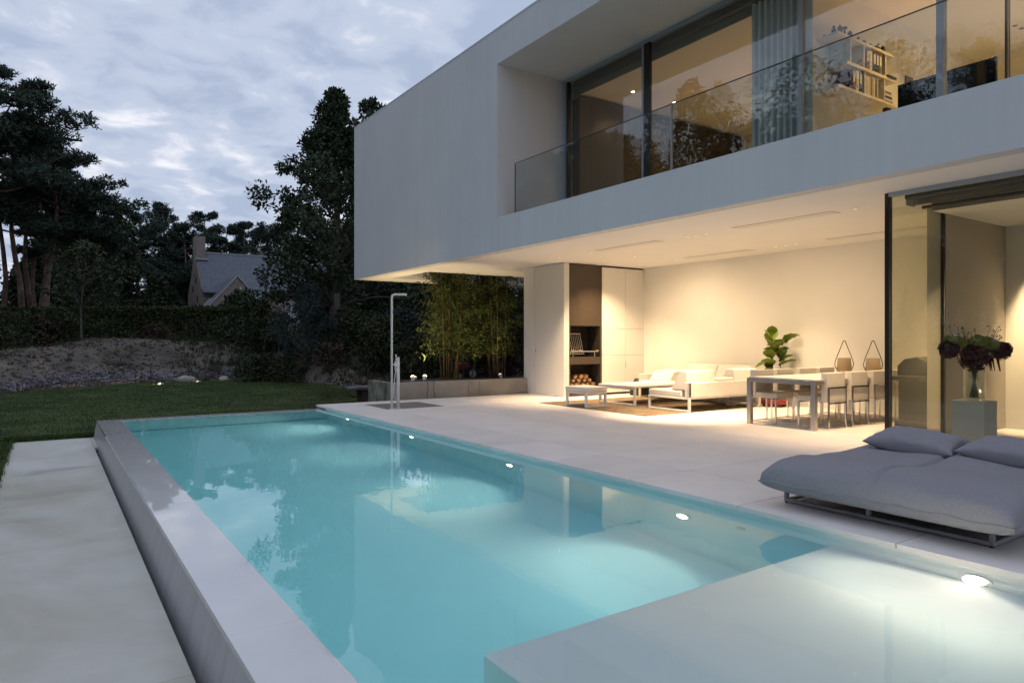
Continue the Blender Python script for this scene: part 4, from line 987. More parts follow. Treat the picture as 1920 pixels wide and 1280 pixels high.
# ------------------------------------------------------------------ foliage builders
def unit(r, n):
    d = r.normal(size=(n,3)); return d/np.linalg.norm(d, axis=1)[:,None]
def leaf_arrays(P, L, Wd, r, up=0.0, outd=None, k=.35):
    n = len(P); d = unit(r, n); d[:,2] += up
    if outd is not None: d += outd
    d /= np.linalg.norm(d, axis=1)[:,None]
    s = np.cross(d, unit(r, n)); s /= np.linalg.norm(s, axis=1)[:,None]+1e-9
    l = L*r.uniform(.65,1.3,(n,1)); w = Wd*r.uniform(.7,1.2,(n,1)); u = np.cross(s, d)
    V = np.stack([P, P+d*l*.5+s*w*.5+u*w*.12, P+d*l, P+d*l*.5-s*w*.5+u*w*.12], 1)
    return V.reshape(-1,3)
def leaf_obj(name, P, L, Wd, mat, parent, r, **k):
    V = leaf_arrays(P, L, Wd, r, **k); return np_mesh(name, V, np.arange(len(V)).reshape(-1,4), mat, parent)
def needle_obj(name, P, per, L, Wd, mat, parent, r, up=.45):
    n = len(P); d = unit(r, n*per).reshape(n,per,3); d[:,:,2] = d[:,:,2]*.8+up; d /= np.linalg.norm(d,axis=2)[:,:,None]
    s = np.cross(d.reshape(-1,3), unit(r, n*per)); s /= np.linalg.norm(s,axis=1)[:,None]+1e-9
    d = d.reshape(-1,3); B = np.repeat(P, per, 0); l = L*r.uniform(.6,1.25,(len(B),1)); w = Wd/2
    V = np.stack([B-s*w*.4, B+s*w*.4, B+d*l*.65+s*w, B+d*l, B+d*l*.65-s*w], 1).reshape(-1,3)
    return np_mesh(name, V, np.arange(len(V)).reshape(-1,5), mat, parent)
def bez(a, b, bow, n=6):
    a, b = np.array(a, float), np.array(b, float); return [tuple(a+(b-a)*t+np.array(bow)*math.sin(math.pi*t)) for t in np.linspace(0,1,n)]

def pine_tree(name, label, loc, H, crown0, rad, seed, lean=(0,0), nl=15, pads=3, tufts=70, tr=.20, group=None, cat="tree", mat='pine', extra=None, flat=.34):
    r = np.random.default_rng(seed); t = thing(name, label, cat, (0,0,0), group)
    trunk = MB(); hs = np.linspace(-.3, H*.97, 10)
    cx = lambda h: lean[0]*max(h/H,0)**1.6 + .16*math.sin(h*.8+seed); cyy = lambda h: lean[1]*max(h/H,0)**1.6 + .14*math.sin(h*.65+seed*2)
    trunk.tube([(cx(h), cyy(h), h) for h in hs], [tr*(1-.82*max(h,0)/H)*(1.25 if h < .3 else 1) for h in hs], 9)
    C_ = []; limbs = []
    for k in range(nl):
        f = crown0 + (1-crown0)*(k+.5)/nl + r.uniform(-.02,.02); h = H*min(f,.98); a = r.uniform(0, 2*np.pi) if k else .3
        fq = min(1, max(0, (f-crown0)/(1-crown0))); prof = (1-fq**2.4)**.5*(.72+.28*min(1,fq*3.5))+.12
        L = rad*prof*r.uniform(.6,1.1)
        limbs.append((h, a, L))
    if extra: limbs += extra
    for h, a, L in limbs:
        p0 = (float(np.interp(h, hs, [cx(q_) for q_ in hs])), float(np.interp(h, hs, [cyy(q_) for q_ in hs])), h); rise = r.uniform(.0,.35)*L+.12*L
        p1 = (p0[0]+L*math.cos(a), p0[1]+L*math.sin(a), h+rise)
        pts = bez(p0, p1, (0,0,-.10*L), 7); b0 = tr*.34*(1-.6*h/H)+.02
        trunk.tube(pts, list(np.linspace(b0, .012, 7)), 6)
        for j in range(pads):
            s = (.42 + .62*(j+.6)/pads); q = np.array(pts[min(6,int(s*6))]) + np.array([r.normal(0,.10*L), r.normal(0,.10*L), r.normal(.06,.06)*L])
            R = max(.45, L*r.uniform(.22,.36)); C_.append((q, R))
            for _ in range(2):                                   # twigs reaching into the pad
                d = unit(r,1)[0]*R*.8; d[2] = abs(d[2])*.4; trunk.tube([pts[min(6,int(s*6))], tuple(q+d)], [.012,.005], 4)
    C_.append((np.array([cx(H),cyy(H),H*.97]), rad*.22))
    P = []
    for q, R in C_:
        n = int(tufts*R*R*1.0)+25; d = unit(r, n)*(r.uniform(.15,1,(n,1))**.45); d[:,2] *= flat; d[:,2] += .10*np.sin(d[:,0]*7+q[0])+.05
        P.append(q + d*R)
    P = np.concatenate(P)
    trunk.build("trunk", M['bark_pine'], t, smooth=True)
    needle_obj("crown", P, 6, .24, .060, M[mat], t, r); place(t, loc); return t

def broadleaf(name, label, loc, H, c0, prof, seed, n_leaf, L, Wd, mat='oak', tr=.16, group=None, cat="tree", lean=(0,0), clump=.55, bark='bark', ncl=120, stems=1, inner=.25):
    """prof: list of (height fraction, radius); leaf clumps at the ends of limbs"""
    r = np.random.default_rng(seed); t = thing(name, label, cat, (0,0,0), group); trunk = MB()
    pf, pr = zip(*prof)
    for s in range(stems):
        ox, oy = (0,0) if s == 0 else r.normal(0,.12,2)
        hs = np.linspace(-.25, H*.93, 8)
        if s: trunk0 = trunk; trunk = MB()
        trunk.tube([(ox*(1+h)+lean[0]*max(h/H,0)**1.4+.08*math.sin(h*1.1+seed+s), oy*(1+h)+lean[1]*max(h/H,0)**1.4+.07*math.sin(h*.9+s), h) for h in hs], [tr*(1-.88*max(h,0)/H) for h in hs], 8)
        if s: trunk.build("stem", M[bark], t, smooth=True); trunk = trunk0
    C_ = []
    for k in range(ncl):
        f = c0+(1-c0)*((k+.5)/ncl); f = min(1.0, f+r.uniform(-.03,.03)); R = np.interp(f, pf, pr); a = k*2.39996+r.uniform(-.6,.6)
        R *= 1+.32*math.sin(2*a+f*9+seed)+.16*math.sin(5*a-f*23+seed*2); rr = R*math.sqrt(r.uniform(inner,1)); h = H*f
        q = np.array([lean[0]*f+rr*math.cos(a), lean[1]*f+rr*math.sin(a), h]); C_.append((q, clump*r.uniform(.6,1.25)*(.38+.62*min(1,R/max(pr)))))
        if k % 2 == 0 and rr > .25:
            h0 = min(H*.88, max(H*c0*.8, h-rr*.75)); p0 = (lean[0]*(h0/H)**1.4+.08*math.sin(h0*1.1+seed), lean[1]*(h0/H)**1.4+.07*math.sin(h0*.9), h0); trunk.tube(bez(p0, tuple(q), (0,0,.08*rr), 5), list(np.linspace(tr*.30*(1-.7*f)+.008, .006, 5)), 5)
    per = max(4, n_leaf//ncl); P = []; O = []
    for q, R in C_:
        d = unit(r, per)*(r.uniform(.1,1,(per,1))**.5); d[:,2] *= .75; P.append(q+d*R); O.append(d*.8)
    P = np.concatenate(P); O = np.concatenate(O)
    trunk.build("trunk", M[bark], t, smooth=True); leaf_obj("crown", P, L, Wd, M[mat], t, r, outd=O, up=.1); place(t, loc); return t
def far(px, D_, z=None):
    """ground point seen in image column px at distance D_ along the view axis"""
    th = R_(34); k = (px-960)/1290; x = D_*(math.sin(th)+k*math.cos(th)); y = D_*(math.cos(th)-k*math.sin(th))
    return (x, y, float(terrain(x, y)) if z is None else z)
def top(py, D_): return 1.3+(638-py)/1290*D_

# ------------------------------------------------------------------ pines on the left
def hgt(px, py, D_): return top(py, D_) - far(px, D_)[2]
pine_tree("pine_tree", "tallest pine at the left edge, its trunk leaning in from outside the photo", far(-48,33), hgt(0,112,33), .50, 3.3, 11, lean=(1.0,0), nl=15, tr=.24, tufts=74,
          extra=[(10.2,-.55,4.6),(11.2,-.45,3.0),(9.0,-.5,4.3),(12.6,-.3,2.2),(8.0,-.7,4.2)])
pine_tree("pine_tree", "pine with a kinked bare trunk, first pair from the left edge", far(36,37), hgt(40,235,37), .52, 3.4, 12, nl=14, tr=.19, lean=(-.5,0))
pine_tree("pine_tree", "reddish straight pine just right of the kinked trunk", far(53,38), hgt(60,262,38), .52, 3.0, 13, nl=14, tr=.17)
pine_tree("pine_tree", "darker pine set back behind the two reddish trunks", far(66,42), hgt(66,285,42), .5, 3.2, 14, nl=14, tr=.17)
pine_tree("pine_tree", "rightmost pale pine trunk of the left group, wide crown over the garden", far(92,36), hgt(110,300,36), .46, 3.4, 15, nl=16, tr=.18, lean=(.3,0), tufts=80,
          extra=[(7.4,-.45,3.6),(6.3,-.7,3.4),(8.3,-.35,2.8),(5.6,-.3,3.0)])
pine_tree("pine_tree", "pine half hidden between the reddish trunk and the pale one", far(80,41), hgt(80,330,41), .5, 2.8, 16, nl=13, tr=.15)
pine_tree("pine_tree", "pine filling the far left behind the leaning trunk", far(5,41), hgt(5,210,41), .48, 3.4, 17, nl=15, tr=.18)
# treeline behind the brick house and the hedge
row = [(148,52,372,3.0,"pine at the left end of the treeline, crown touching the left group"), (185,56,412,2.6,"short dark pine left of the slender tree in the treeline"),
       (262,57,403,2.9,"pine just right of the slender tree in the treeline"), (308,60,386,3.4,"broad domed pine, highest in the treeline left of the chimney"), (345,60,425,2.6,"low pine at the right flank of the domed pine"),
       (384,63,402,2.3,"flat-topped pine rising right behind the brick chimney"), (424,64,426,2.5,"low round pine above the middle of the slate roof"), (455,63,420,2.0,"narrow pointed pine above the slate roof"),
       (486,61,432,2.4,"pine between the slate roof and the big oak"), (540,64,425,3.0,"pine hidden behind the left side of the oak"), (610,66,430,3.0,"pine hidden behind the right side of the oak")]
for i, (px, D_, py, rad, lab) in enumerate(row):
    pine_tree("pine_tree", lab, far(px, D_), hgt(px, py, D_), .12, rad*1.15, 30+i, nl=30, tr=.17, tufts=60, flat=.6)
broadleaf("slender_tree", "slender broadleaf tree standing between pines in the treeline", far(222,50), hgt(222,385,50), .25, [(0,1.2),(.4,1.7),(.7,1.2),(.9,.6),(1,.2)], 51, 5200, .30, .17, tr=.13, ncl=90)
broadleaf("oak_tree", "big dark oak beside the corner of the white villa", far(628,30), hgt(640,178,30), .17, [(.1,2.6),(.22,3.1),(.34,3.2),(.50,3.2),(.58,2.8),(.68,1.9),(.78,1.2),(.88,.75),(1,.2)], 52, 30000, .19, .115, tr=.26, ncl=330, clump=.52, inner=.10)
broadleaf("leafy_tree", "leafy tree mostly hidden behind the white villa's corner", far(700,38), hgt(690,200,38), .2, [(.1,2.4),(.5,3.0),(.8,2.2),(.93,1.3),(1,.5)], 53, 11000, .24, .15, tr=.22, ncl=170, clump=.7)
# mid-distance trees, shrubs and young plants
broadleaf("young_tree", "young staked tree with a thin pale trunk on the bare mound", far(156,28.5), 4.0, .42, [(.4,.9),(.6,1.5),(.8,1.3),(1,.5)], 54, 1500, .20, .10, 'shrub', .045, ncl=46, clump=.42)
broadleaf("conifer_bush", "bluish bushy conifer in front of the oak trunk", far(577,27), 2.9, .05, [(0,1.0),(.3,1.25),(.6,.9),(.9,.35),(1,.1)], 55, 7500, .16, .035, 'spruce', .07, ncl=130, clump=.34, cat="bush")
broadleaf("leafy_bush", "tall green bush in front of the brick gable", far(478,30), 2.6, .1, [(0,.7),(.4,.9),(.8,.6),(1,.25)], 56, 3000, .16, .09, 'shrub', .05, ncl=80, clump=.38, cat="bush", stems=3)
broadleaf("bare_sapling", "thin bare sapling stem beside the bluish conifer", far(520,28), 3.4, .6, [(.6,.2),(.8,.3),(1,.1)], 57, 160, .14, .08, 'shrub', .03, ncl=10, clump=.3)
SH = [(18,31,1.9,1.3,'shrub',"low dark bush at the left edge in front of the pines"), (60,32,1.7,1.3,'shrub_red',"brownish bush below the kinked pine trunk"), (105,33,2.0,1.4,'shrub',"rounded bush in front of the hedge's left end"),
      (-20,29,1.6,1.4,'shrub',"bush cut by the left edge of the photo"), (205,33.5,1.2,.9,'shrub',"small bush at the hedge foot right of the staked tree"), (300,34,1.0,.8,'shrub_red',"small reddish shrub at the hedge foot, left of centre"),
      (372,33.5,1.0,.7,'shrub',"small shrub on the mound crest below the house"), (440,32.5,1.3,.9,'shrub',"shrub in front of the hedge below the gable window"), (520,29.5,1.5,1.0,'shrub',"shrub right behind the thin bare sapling"),
      (600,31,1.5,1.0,'shrub_red',"reddish shrub at the foot of the oak"), (655,28,1.6,1.0,'shrub',"green shrub right of the grey post under the villa corner"), (690,27,1.7,1.1,'shrub',"shrub behind the shower pole, left side"),
      (718,25,1.9,1.1,'shrub',"large shrub seen behind the shower head"), (752,26,2.2,1.2,'spruce',"dark bluish shrub between the shower and the bamboo"), (795,24,1.6,1.0,'shrub',"shrub behind the left bamboo clump"),
      (870,25,2.4,1.3,'spruce',"bluish shrub in the gap between the bamboo clumps"), (915,24,2.0,1.2,'shrub',"shrub behind the right bamboo clump"), (960,23,2.2,1.2,'shrub_red',"brownish shrub against the villa's white side door"),
      (620,25.5,.8,.6,'shrub_red',"knee-high shrub on the rubble slope left of the villa"), (470,28.5,.9,.7,'shrub',"low bush on the slope left of the bluish conifer"), (500,27.2,1.1,.8,'shrub',"leafy young bush in the middle of the slope"),
      (545,26.4,1.0,.7,'shrub',"young bush below the bluish conifer"), (478,26.6,1.0,.55,'shrub',"single thin-stemmed young plant on the slope above the lawn")]
for i, (px, D_, h, rd, mt_, lab) in enumerate(SH):
    broadleaf("shrub", lab, far(px, D_), h, .06, [(0,rd*.8),(.4,rd),(.8,rd*.7),(1,rd*.3)], 70+i, int(1500*rd*h*.8)+300, .13 if rd < .9 else .17, .075, mt_, .03, ncl=int(34*rd*h)+12, clump=.30, cat="bush", stems=3)
# bamboo
def bamboo(label, loc, seed, H=4.0, n=13, rad=.55, nl=7000):
    r = np.random.default_rng(seed); t = thing("bamboo", label, "bamboo", (0,0,0), "bamboo clumps in the planter"); P = []
    for k in range(n):
        a = r.uniform(0,6.28); q = .30*math.sqrt(r.uniform(0,1)); b = q+r.uniform(.05,rad); h = H*r.uniform(.86,1.12)
        pts = bez((q*math.cos(a), q*math.sin(a), -.15), (b*math.cos(a), b*math.sin(a), h), (.05*r.normal(), .05*r.normal(), 0), 8)
        MB().tube(pts, list(np.linspace(.022,.006,8)), 6).build("cane", M['cane'], t, smooth=True)
        m = nl//n; f = 1-.78*r.uniform(0,1,m)**1.2
        c = np.array([np.interp(f, np.linspace(0,1,8), [p[i] for p in pts]) for i in range(3)]).T
        # short side branches every so often carry the sprays
        f2 = np.round(f*16)/16; ang = (f2*16*2.4+k+r.normal(0,.5,m)); ln = r.uniform(.03,.62,m)*(1.15-.35*f)
        P.append(c + np.stack([np.cos(ang)*ln, np.sin(ang)*ln, .10*ln-.25*ln*ln+r.normal(0,.04,m)], -1))
    P = np.concatenate(P); leaf_obj("foliage", P, .17, .030, M['bamboo'], t, r, up=-.45); place(t, loc); return t
bamboo("bamboo clump nearer the shower, tops reaching into the soffit opening", (9.2,16.85,.20), 5, nl=9500, n=12)
bamboo("bamboo clump against the villa's white door side", (10.85,16.75,.20), 6, n=13, nl=10500)
bamboo("thinner bamboo between the two dense clumps", (10.0,17.35,.15), 8, n=6, nl=3000, rad=.8)

# ------------------------------------------------------------------ hedge, wood beyond, weeds, rubble
r = np.random.default_rng(21)
def hedge_run(label, a, b, h, w, n, loc_z):
    t = thing("hedge", label, "hedge", ((a[0]+b[0])/2, (a[1]+b[1])/2, loc_z)); A = np.array(a); B = np.array(b); d = (B-A); Ln = np.linalg.norm(d); d /= Ln; nrm = np.array([-d[1], d[0]])
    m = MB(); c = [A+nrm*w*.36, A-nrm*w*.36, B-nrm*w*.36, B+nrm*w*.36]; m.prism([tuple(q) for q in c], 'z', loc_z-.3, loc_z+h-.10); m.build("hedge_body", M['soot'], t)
    s = r.uniform(0, Ln, n); v = r.uniform(0, 1, n); side = r.uniform(0,1,n)
    off = np.where(side < .62, -w/2*(1+.06*np.sin(s*2.3+v*5)), np.where(side < .9, w*(r.uniform(0,1,n)-.5), w/2)); z = np.where((side >= .62) & (side < .9), h, v*h)+r.normal(0,.035,n)
    P = np.stack([A[0]+d[0]*s+nrm[0]*off, A[1]+d[1]*s+nrm[1]*off, loc_z+z], -1); P += r.normal(0,.03,P.shape)
    leaf_obj("leaves", P, .13, .085, M['hedge'], t, r, up=.25); return t
h0, h1 = far(46,36), far(522,35); 
hedge_run("long clipped hedge running in front of the brick house", h0[:2], far(505,35)[:2], 1.85+.35, .9, 24000, .72)
hedge_run("clipped hedge behind the wire fence right of the oak", far(588,34)[:2], far(800,33)[:2], 2.1, .9, 12000, .85)
hedge_run("short clipped hedge piece under the leftmost pine trunks", far(0,35.5)[:2], far(36,36)[:2], 2.1, .9, 3500, .75)
# the wood closing the view: a belt of leaf masses too dense to count
def belt(name, label, pts, n, hmin, hmax, L, seed):
    g_ = np.random.default_rng(seed); P = []
    pts = np.array(pts, float); seg = np.linalg.norm(np.diff(pts,axis=0),axis=1); cs = np.concatenate([[0],np.cumsum(seg)])
    s = g_.uniform(0, cs[-1], n); x = np.interp(s, cs, pts[:,0]); y = np.interp(s, cs, pts[:,1]); hh = np.interp(s, cs, pts[:,2])*(.72+.14*np.sin(s*.55+1)+.10*np.sin(s*1.31)+.06*np.sin(s*2.9))
    K = max(8, int(cs[-1]/2.3)); sk = (np.arange(K)+g_.uniform(-.4,.4,K))*cs[-1]/K; hk = np.interp(sk, cs, pts[:,2])*g_.uniform(.66,1.0,K)
    cxk = np.interp(sk, cs, pts[:,0])+g_.normal(0,1.6,K); cyk = np.interp(sk, cs, pts[:,1])+g_.normal(0,1.6,K); rk_ = g_.uniform(.15,.24,K)*hk+.7
    k_ = g_.integers(0, K, n); u = g_.uniform(0,1,n)**.8; prof_ = np.sqrt(np.clip(1-u**3.2,0,1))*(.75+.25*np.sin(u*9+k_))
    a_ = g_.uniform(0,6.283,n); rr = rk_[k_]*prof_*np.sqrt(g_.uniform(.25,1,n))*(1+.22*np.sin(a_*3+u*14+k_))
    P = np.stack([cxk[k_]+rr*np.cos(a_), cyk[k_]+rr*np.sin(a_), .3+hk[k_]*u+g_.normal(0,.12,n)], -1)
    o = leaf_obj(name, P, L, L*.55, M['oak'], None, g_); tag(o, label, "woodland", kind="stuff"); return o
belt("woodland", "dark far-off wood closing the garden behind the hedge and house", [(*far(-700,62)[:2],15),(*far(-250,66)[:2],15),(*far(0,68)[:2],13),(*far(130,69)[:2],10.5),(*far(200,70)[:2],10.0),(*far(420,72)[:2],11),(*far(700,70)[:2],10),(*far(1050,62)[:2],10),(*far(1500,58)[:2],11)], 110000, 0, 1, .62, 3)
belt("undergrowth", "dark undergrowth between the pine trunks beyond the hedge", [(*far(-420,46)[:2],11),(*far(-100,45)[:2],10.5),(*far(60,46)[:2],8.6),(*far(140,47)[:2],6.8),(*far(220,48)[:2],6.0),(*far(330,50)[:2],5.6)], 52000, 0, 1, .34, 4)
belt("undergrowth", "dark undergrowth under the villa's overhang beyond the bamboo", [(*far(560,40)[:2],4.5),(*far(680,36)[:2],5.0),(*far(800,33)[:2],5.2),(*far(960,31)[:2],5.6),(*far(1100,30)[:2],6)], 24000, 0, 1, .30, 6)
belt("woodland", "tall wood across the garden, mirrored in the glass and the pool rim", [(-40,-40,17),(-36,-10,18),(-34,12,21),(-31,30,23),(-25,46,24),(-17,62,20)], 170000, 0, 1, .44, 5)
# weeds and grasses on the bare ground
def weeds(name, label, n, region, mat, hh, w, per, seed, L=None):
    g_ = np.random.default_rng(seed); c = region(g_, n); z = terrain(c[:,0], c[:,1]); B = np.repeat(np.stack([c[:,0],c[:,1],z-.02],-1), per, 0); m = len(B)
    B[:,:2] += g_.normal(0,.06,(m,2)); h = g_.uniform(*hh,m)*np.repeat(g_.uniform(.5,1.2,n),per); a = g_.uniform(0,6.28,m); l = h*g_.uniform(.05,.5,m); q = g_.uniform(0,6.28,m)
    off = np.stack([np.cos(a)*w/2,np.sin(a)*w/2,0*a],-1); tip = B+np.stack([np.cos(q)*l,np.sin(q)*l,h],-1)
    V = np.stack([B-off,B+off,tip],1).reshape(-1,3); o = np_mesh(name, V, np.arange(3*m).reshape(-1,3), M[mat]); tag(o, label, "weeds", kind="stuff"); return o
def mound_pts(lo, hi, x0, x1):
    def f(g_, n):
        x = g_.uniform(x0,x1,n); return np.stack([x, np.interp(x,YBX,YBY)+g_.uniform(lo,hi,n)],-1)
    return f
weeds("weeds", "scattered green weeds on the bare mound", 420, mound_pts(.4,9,-9,9), 'shrub', (.08,.28), .03, 9, 1)
weeds("weeds", "thicker weeds on the slope right of the mound", 520, mound_pts(.6,9,4.6,11), 'shrub', (.10,.42), .032, 10, 2)
weeds("weeds", "low brown litter and dry weeds over the bare mound", 1500, mound_pts(.3,8,-11,10), 'weed_dry', (.03,.13), .035, 8, 11)
weeds("weeds", "row of rusty stalks along the far edge of the lawn", 70, mound_pts(.05,.7,-9,2.9), 'weed_red', (.2,.55), .022, 7, 3)
weeds("weeds", "dry yellow grasses beside the planter wall", 60, lambda g_, n: np.stack([g_.uniform(6.4,8.4,n), g_.uniform(18.6,20.3,n)],-1), 'weed', (.2,.5), .02, 9, 5)
weeds("weeds", "pale lit weeds round the small spotlights at the lawn edge", 34, lambda g_, n: np.stack([g_.uniform(2.6,5.0,n), np.interp(g_.uniform(2.6,5.0,n),YBX,YBY)+g_.uniform(-.1,.5,n)],-1), 'weed', (.12,.42), .02, 7, 6)
for x, y, h, wl in ((2.62,28.35,.75,'first'), (2.83,28.3,.72,'second'), (3.10,28.2,.78,'third'), (4.42,28.55,.62,'fourth')):
    t = thing("tall_weed", "tall lit weed stalk at the lawn edge, %s from the left" % wl, "weed", (x,y,-.42), "tall lit weeds at the lawn edge")
    m = MB(); m.tube([(x,y,-.42),(x+.03,y,-.42+h*.6),(x-.02,y,-.42+h)], [.014,.012,.006], 6); m.build("stalk", M['weed'], t)
    leaf_obj("leaf_sprays", np.array([[x, y, -.42+h*f] for f in np.linspace(.1,1,26)]), .10, .04, M['weed'], t, r)
# rubble strip
def rocks(name, label, n, region, mat, size, seed):
    g_ = np.random.default_rng(seed); c = region(g_, n); z = terrain(c[:,0], c[:,1]); oc = np.array([(1,0,0),(-1,0,0),(0,1,0),(0,-1,0),(0,0,1),(0,0,-1)],float)
    fc = np.array([(0,2,4),(2,1,4),(1,3,4),(3,0,4),(2,0,5),(1,2,5),(3,1,5),(0,3,5)])
    s = size*g_.uniform(.4,1.3,(n,1,1))**1.4; V = oc[None]*s*g_.uniform(.6,1.3,(n,6,1)); a = g_.uniform(0,6.28,n); ca, sa = np.cos(a)[:,None], np.sin(a)[:,None]
    X = V[:,:,0]*ca-V[:,:,1]*sa; Y = V[:,:,0]*sa+V[:,:,1]*ca; Z = V[:,:,2]*.7
    V = np.stack([X+c[:,0:1], Y+c[:,1:2], Z+z[:,None]+.02],-1).reshape(-1,3); F = (np.arange(n)[:,None,None]*6+fc[None]).reshape(-1,3)
    o = np_mesh(name, V, F, M[mat]); tag(o, label, "rubble", kind="stuff"); return o
def band(x0, x1, o0, o1):
    def f(g_, n):
        x = g_.uniform(x0,x1,n); return np.stack([x, np.interp(x,YBX,YBY)+g_.normal((o0+o1)/2,(o1-o0)/4,n)+.25*np.sin(x*1.1)],-1)
    return f
rocks("rubble", "strip of purple-grey rubble at the foot of the mound", 2600, band(-10,8.3,.9,2.3), 'rock', .075, 1)
rocks("rubble", "loose rubble below the slope beside the planter", 1500, band(8.0,13,.2,2.0), 'rock', .075, 2)
rocks("rubble", "loose clods scattered over the bare mound", 1600, mound_pts(.3,7,-10,10), 'soil', .06, 3)
def boulder(label, loc, s, mat, sq, seed, name="boulder", cat="boulder", group=None):
    m = MB(); m.ball((0,0,0), 1, 10); g_ = random.Random(seed); V = []
    for p in m.v:
        k = 1+.12*math.sin(p[0]*3+seed)+.10*math.sin(p[1]*4+p[2]*3+seed); V.append((p[0]*s*sq[0]*k, p[1]*s*sq[1]*k, p[2]*s*sq[2]*k))
    m.v = V; o = m.build(name, M[mat], None, smooth=True); o.location = loc; return tag(o, label, cat, group)
boulder("pale flat-topped boulder lit by the small garden light", (4.38,28.7,-.22), .42, 'stone', (1,.6,.42), 2)
boulder("small pale stone right of the lit weeds at the lawn edge", (5.75,28.9,-.25), .17, 'stone', (1,.8,.9), 5)
boulder("dark heap of cut branches halfway up the mound", (1.95,31.2,.35), .5, 'humus', (1.3,.6,.35), 7, "brush_heap", "heap")
boulder("dark stump beside the pale boulder at the lawn edge", (4.95,28.8,-.12), .2, 'bark', (.9,.9,1.3), 8, "tree_stump", "stump")
st = thing("stone_slab", "dark stone slab lying on blocks at the mossy end of the planter wall", "stone slab", (6.7,16.8,-.35))
b = MB(); b.prism([(6.25,16.75),(6.4,16.55),(7.1,16.6),(7.2,16.9),(6.9,17.1),(6.35,17.05)], 'z', .04, .12); b.build("slab", M['rock'], st, bevel=.015)
MB().box(6.62,7.08,16.65,17.0,-.40,.038).build("support_block", M['humus'], st)

# post and wire fence, grey post by the oak
po = thing("fence", "wire fence with a grey wooden post to the right of the oak", "fence", far(632,28.6))
bx, by, bz = far(632,28.6)
MB().tube([(bx,by,bz-.3),(bx,by,top(550,28.6))], .13, 12).build("post", M['bark'], po, smooth=True)
MB().box(bx+.12,bx+.19,by-.10,by-.04,bz-.2,top(598,28.6)).build("stake", M['lead'], po)
ex = far(860,26.5)
for py in (590, 610): MB().tube([(bx,by-.13,top(py,28.6)),((bx+ex[0])/2,(by+ex[1])/2-.1,top(py,27.6)-.02),(ex[0],ex[1],top(py-2,26.5))], .006, 4).build("wire", M['lead'], po)
MB().tube([(ex[0],ex[1],ex[2]-.2),(ex[0],ex[1],top(585,26.5))], .05, 8).build("post", M['bark'], po)

# garden machine behind the bamboo
gm = thing("garden_machine", "dark wheeled garden machine with a red body behind the planter", "garden machine", (10.25,17.9,.0))
gx, gy, gz = 10.22, 17.75, .13
for dx_, r_ in ((-.16,.17), (.30,.23)):
    w_ = MB(); w_.tube([(gx+dx_,gy-.05,gz+r_-.05),(gx+dx_,gy+.06,gz+r_-.05)], r_, 20); t_ = w_.build("wheel", M['rubber'], gm, bevel=.02)
    MB().tube([(gx+dx_,gy-.06,gz+r_-.05),(gx+dx_,gy-.051,gz+r_-.05)], r_*.5, 16).build("rim", M['greyframe'], t_)
MB().box(gx-.1,gx+.22,gy-.02,gy+.25,gz+.30,gz+.50).build("body", M['redplastic'], gm, bevel=.03)
MB().tube([(gx+.02,gy,gz+.45),(gx+.0,gy,gz+.86),(gx+.34,gy,gz+.86),(gx+.38,gy,gz+.40)], .014, 8).build("roll_bar", M['black'], gm)

# ------------------------------------------------------------------ neighbour's brick house
nh = thing("brick_house", "brick neighbour house with steep slate roof and tall chimney behind the hedge", "house", (12,52,0))
XL, XR, YR, ZR, YE, ZE = 8.75, 21.0, 53.8, 7.6, 51.1, 4.85
MB().prism([(YE,-.5),(YR+2.9,-.5),(YR+2.9,4.6),(YR,ZR-.02),(YE,ZE-.02)], 'x', XL, XR).build("wall", M['brick'], nh)
MB().prism([(YE-.25,ZE-.22),(YR,ZR+.06),(YR,ZR-.02+.02),(YE-.25,ZE-.30)], 'x', XL+.06, XR+.3).build("roof", M['slate'], nh)
MB().prism([(YR+3.15,4.35),(YR,ZR+.065),(YR,ZR+.0),(YR+3.15,4.27)], 'x', XL+.06, XR+.3).build("roof", M['slate'], nh)
MB().box(XL+.4,XR+.3,YR-.07,YR+.07,ZR+.03,ZR+.10).build("ridge", M['lead'], nh)
MB().box(XL-.03,XL+.62,YR-.55,YR+.55,ZR-1.6,8.75).build("chimney", M['brick'], nh)
MB().box(XL-.06,XL+.78,YR-.75,YR-.552,ZR-.55,ZR-.46).build("flashing", M['lead'], nh)
for y, z in ((53.2,5.6), (54.4,5.0), (52.6,4.2)): MB().box(XL-.04,XL+.02,y-.12,y+.12,z-.22,z+.22).build("vent_opening", M['soot'], nh)
GX, GY = 10.62, 48.9; ZP = 5.62; hw, ZB = 2.6, 2.75
MB().prism([(GX-hw,-.5),(GX+hw,-.5),(GX+hw,ZB),(GX,ZP-.04),(GX-hw,ZB)], 'y', GY, YE+1.4).build("gable_wing", M['brick'], nh)
for s in (-1, 1): MB().prism([(GX+s*(hw+.12),ZB-.10),(GX,ZP+.06),(GX,ZP-.02),(GX+s*(hw+.12),ZB-.18)], 'y', GY-.05, YE+1.5).build("gable_roof", M['slate'], nh)
for s in (-1, 1): MB().bar((GX+s*(hw+.1),GY-.055,ZB-.13),(GX,GY-.055,ZP+.04),.05,.07).build("verge", M['lead'], nh)
wn_ = MB().box(GX+.15,GX+1.0,GY-.03,GY+.02,3.1,4.42).build("window", M['shutter'], nh)
for k in range(2): MB().box(GX+.20+.40*k,GX+.54+.40*k,GY-.04,GY-.031,3.15,4.36).build("pane", M['dimglass'], wn_)
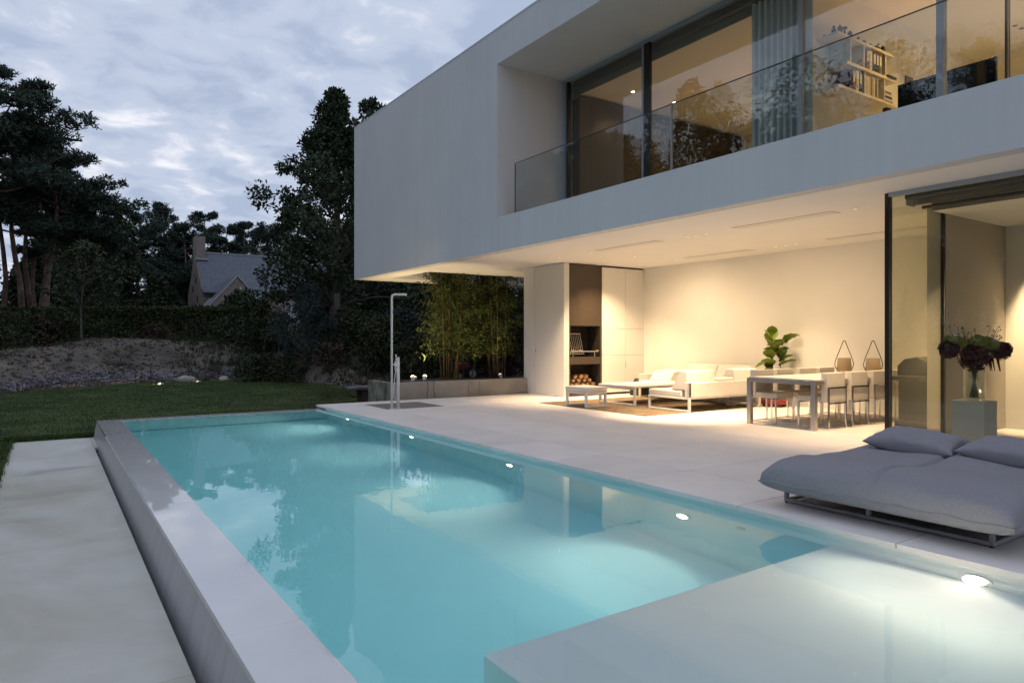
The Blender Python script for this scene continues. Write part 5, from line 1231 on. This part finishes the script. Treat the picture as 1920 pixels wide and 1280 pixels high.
for x in (GX-.42, GX+1.05):
    sh_ = MB().box(x,x+.5,GY-.06,GY-.032,3.1,4.42).build("shutter", M['shutter'], nh)
    for z in (3.2,3.62,4.04): MB().box(x+.06,x+.44,GY-.066,GY-.061,z,z+.30).build("shutter_panel", M['lead'], sh_)
MB().box(GX+.12,GX+.26,GY-.04,GY-.002,4.72,4.92).build("vent_box", M['shutter'], nh)
for k in range(2):
    y = 49.7+.8*k; f = .62; x = GX-(hw+.12)*f; z = ZP+.06-(ZP-ZB+.16)*f
    q = MB(); m4 = Matrix.Translation((x,y,z+.03)) @ Matrix.Rotation(-math.atan2(ZP-ZB+.16,hw+.12),4,'Y'); q.tbox(m4, .75,.34,.05); q.build("skylight", M['dimglass'], nh)
    q = MB()
    for s in (-1,1): q.tbox(m4 @ Matrix.Translation((0,s*.19,.01)), .80,.05,.07)
    q.build("skylight_frame", M['lead'], nh)
MB().box(14.6,15.5,YE-.03,YE+.02,2.2,4.1).build("door", M['shutter'], nh)
MB().box(XL+.1,XR,YE-.32,YE-.255,ZE-.36,ZE-.28).build("gutter", M['black'], nh)

# trees across the garden to the west: seen mirrored in the upper glass and the pool
wt = []
wa = pine_tree("pine_tree", "tall pine across the garden, mirrored in the upper windows", (0,0,0), 18.5, .18, 4.8, 90, nl=34, tr=.26, tufts=50, flat=.55, group="trees across the garden")
wb = broadleaf("broadleaf_tree", "tall broadleaf tree across the garden, mirrored in the upper windows", (0,0,0), 16.5, .18, [(.1,2.6),(.4,4.2),(.7,3.4),(.9,1.8),(1,.6)], 91, 12000, .36, .22, tr=.3, ncl=170, clump=1.0, group="trees across the garden")
spots = [(wa,-23,34,.2,.98),(wb,-27,27,1.2,1.0),(wb,-20,41,2.7,1.05),(wa,-29,19,2.2,1.05),(wb,-26,11,4.1,.95),(wa,-24,3,3.3,1.0),(wa,-18,48,5.0,1.0),(wb,-29,-6,.5,1.0),(wa,-27,-16,1.4,1.0),(wb,-15,52,1.9,.9),(wa,-31,31,4.0,1.08)]
done = set()
for src, x, y, rz, sc in spots:
    o = src if src.name not in done else copy_tree(src); done.add(src.name)
    place(o, (x, y, float(terrain(x, y))-.1), rz, sc)
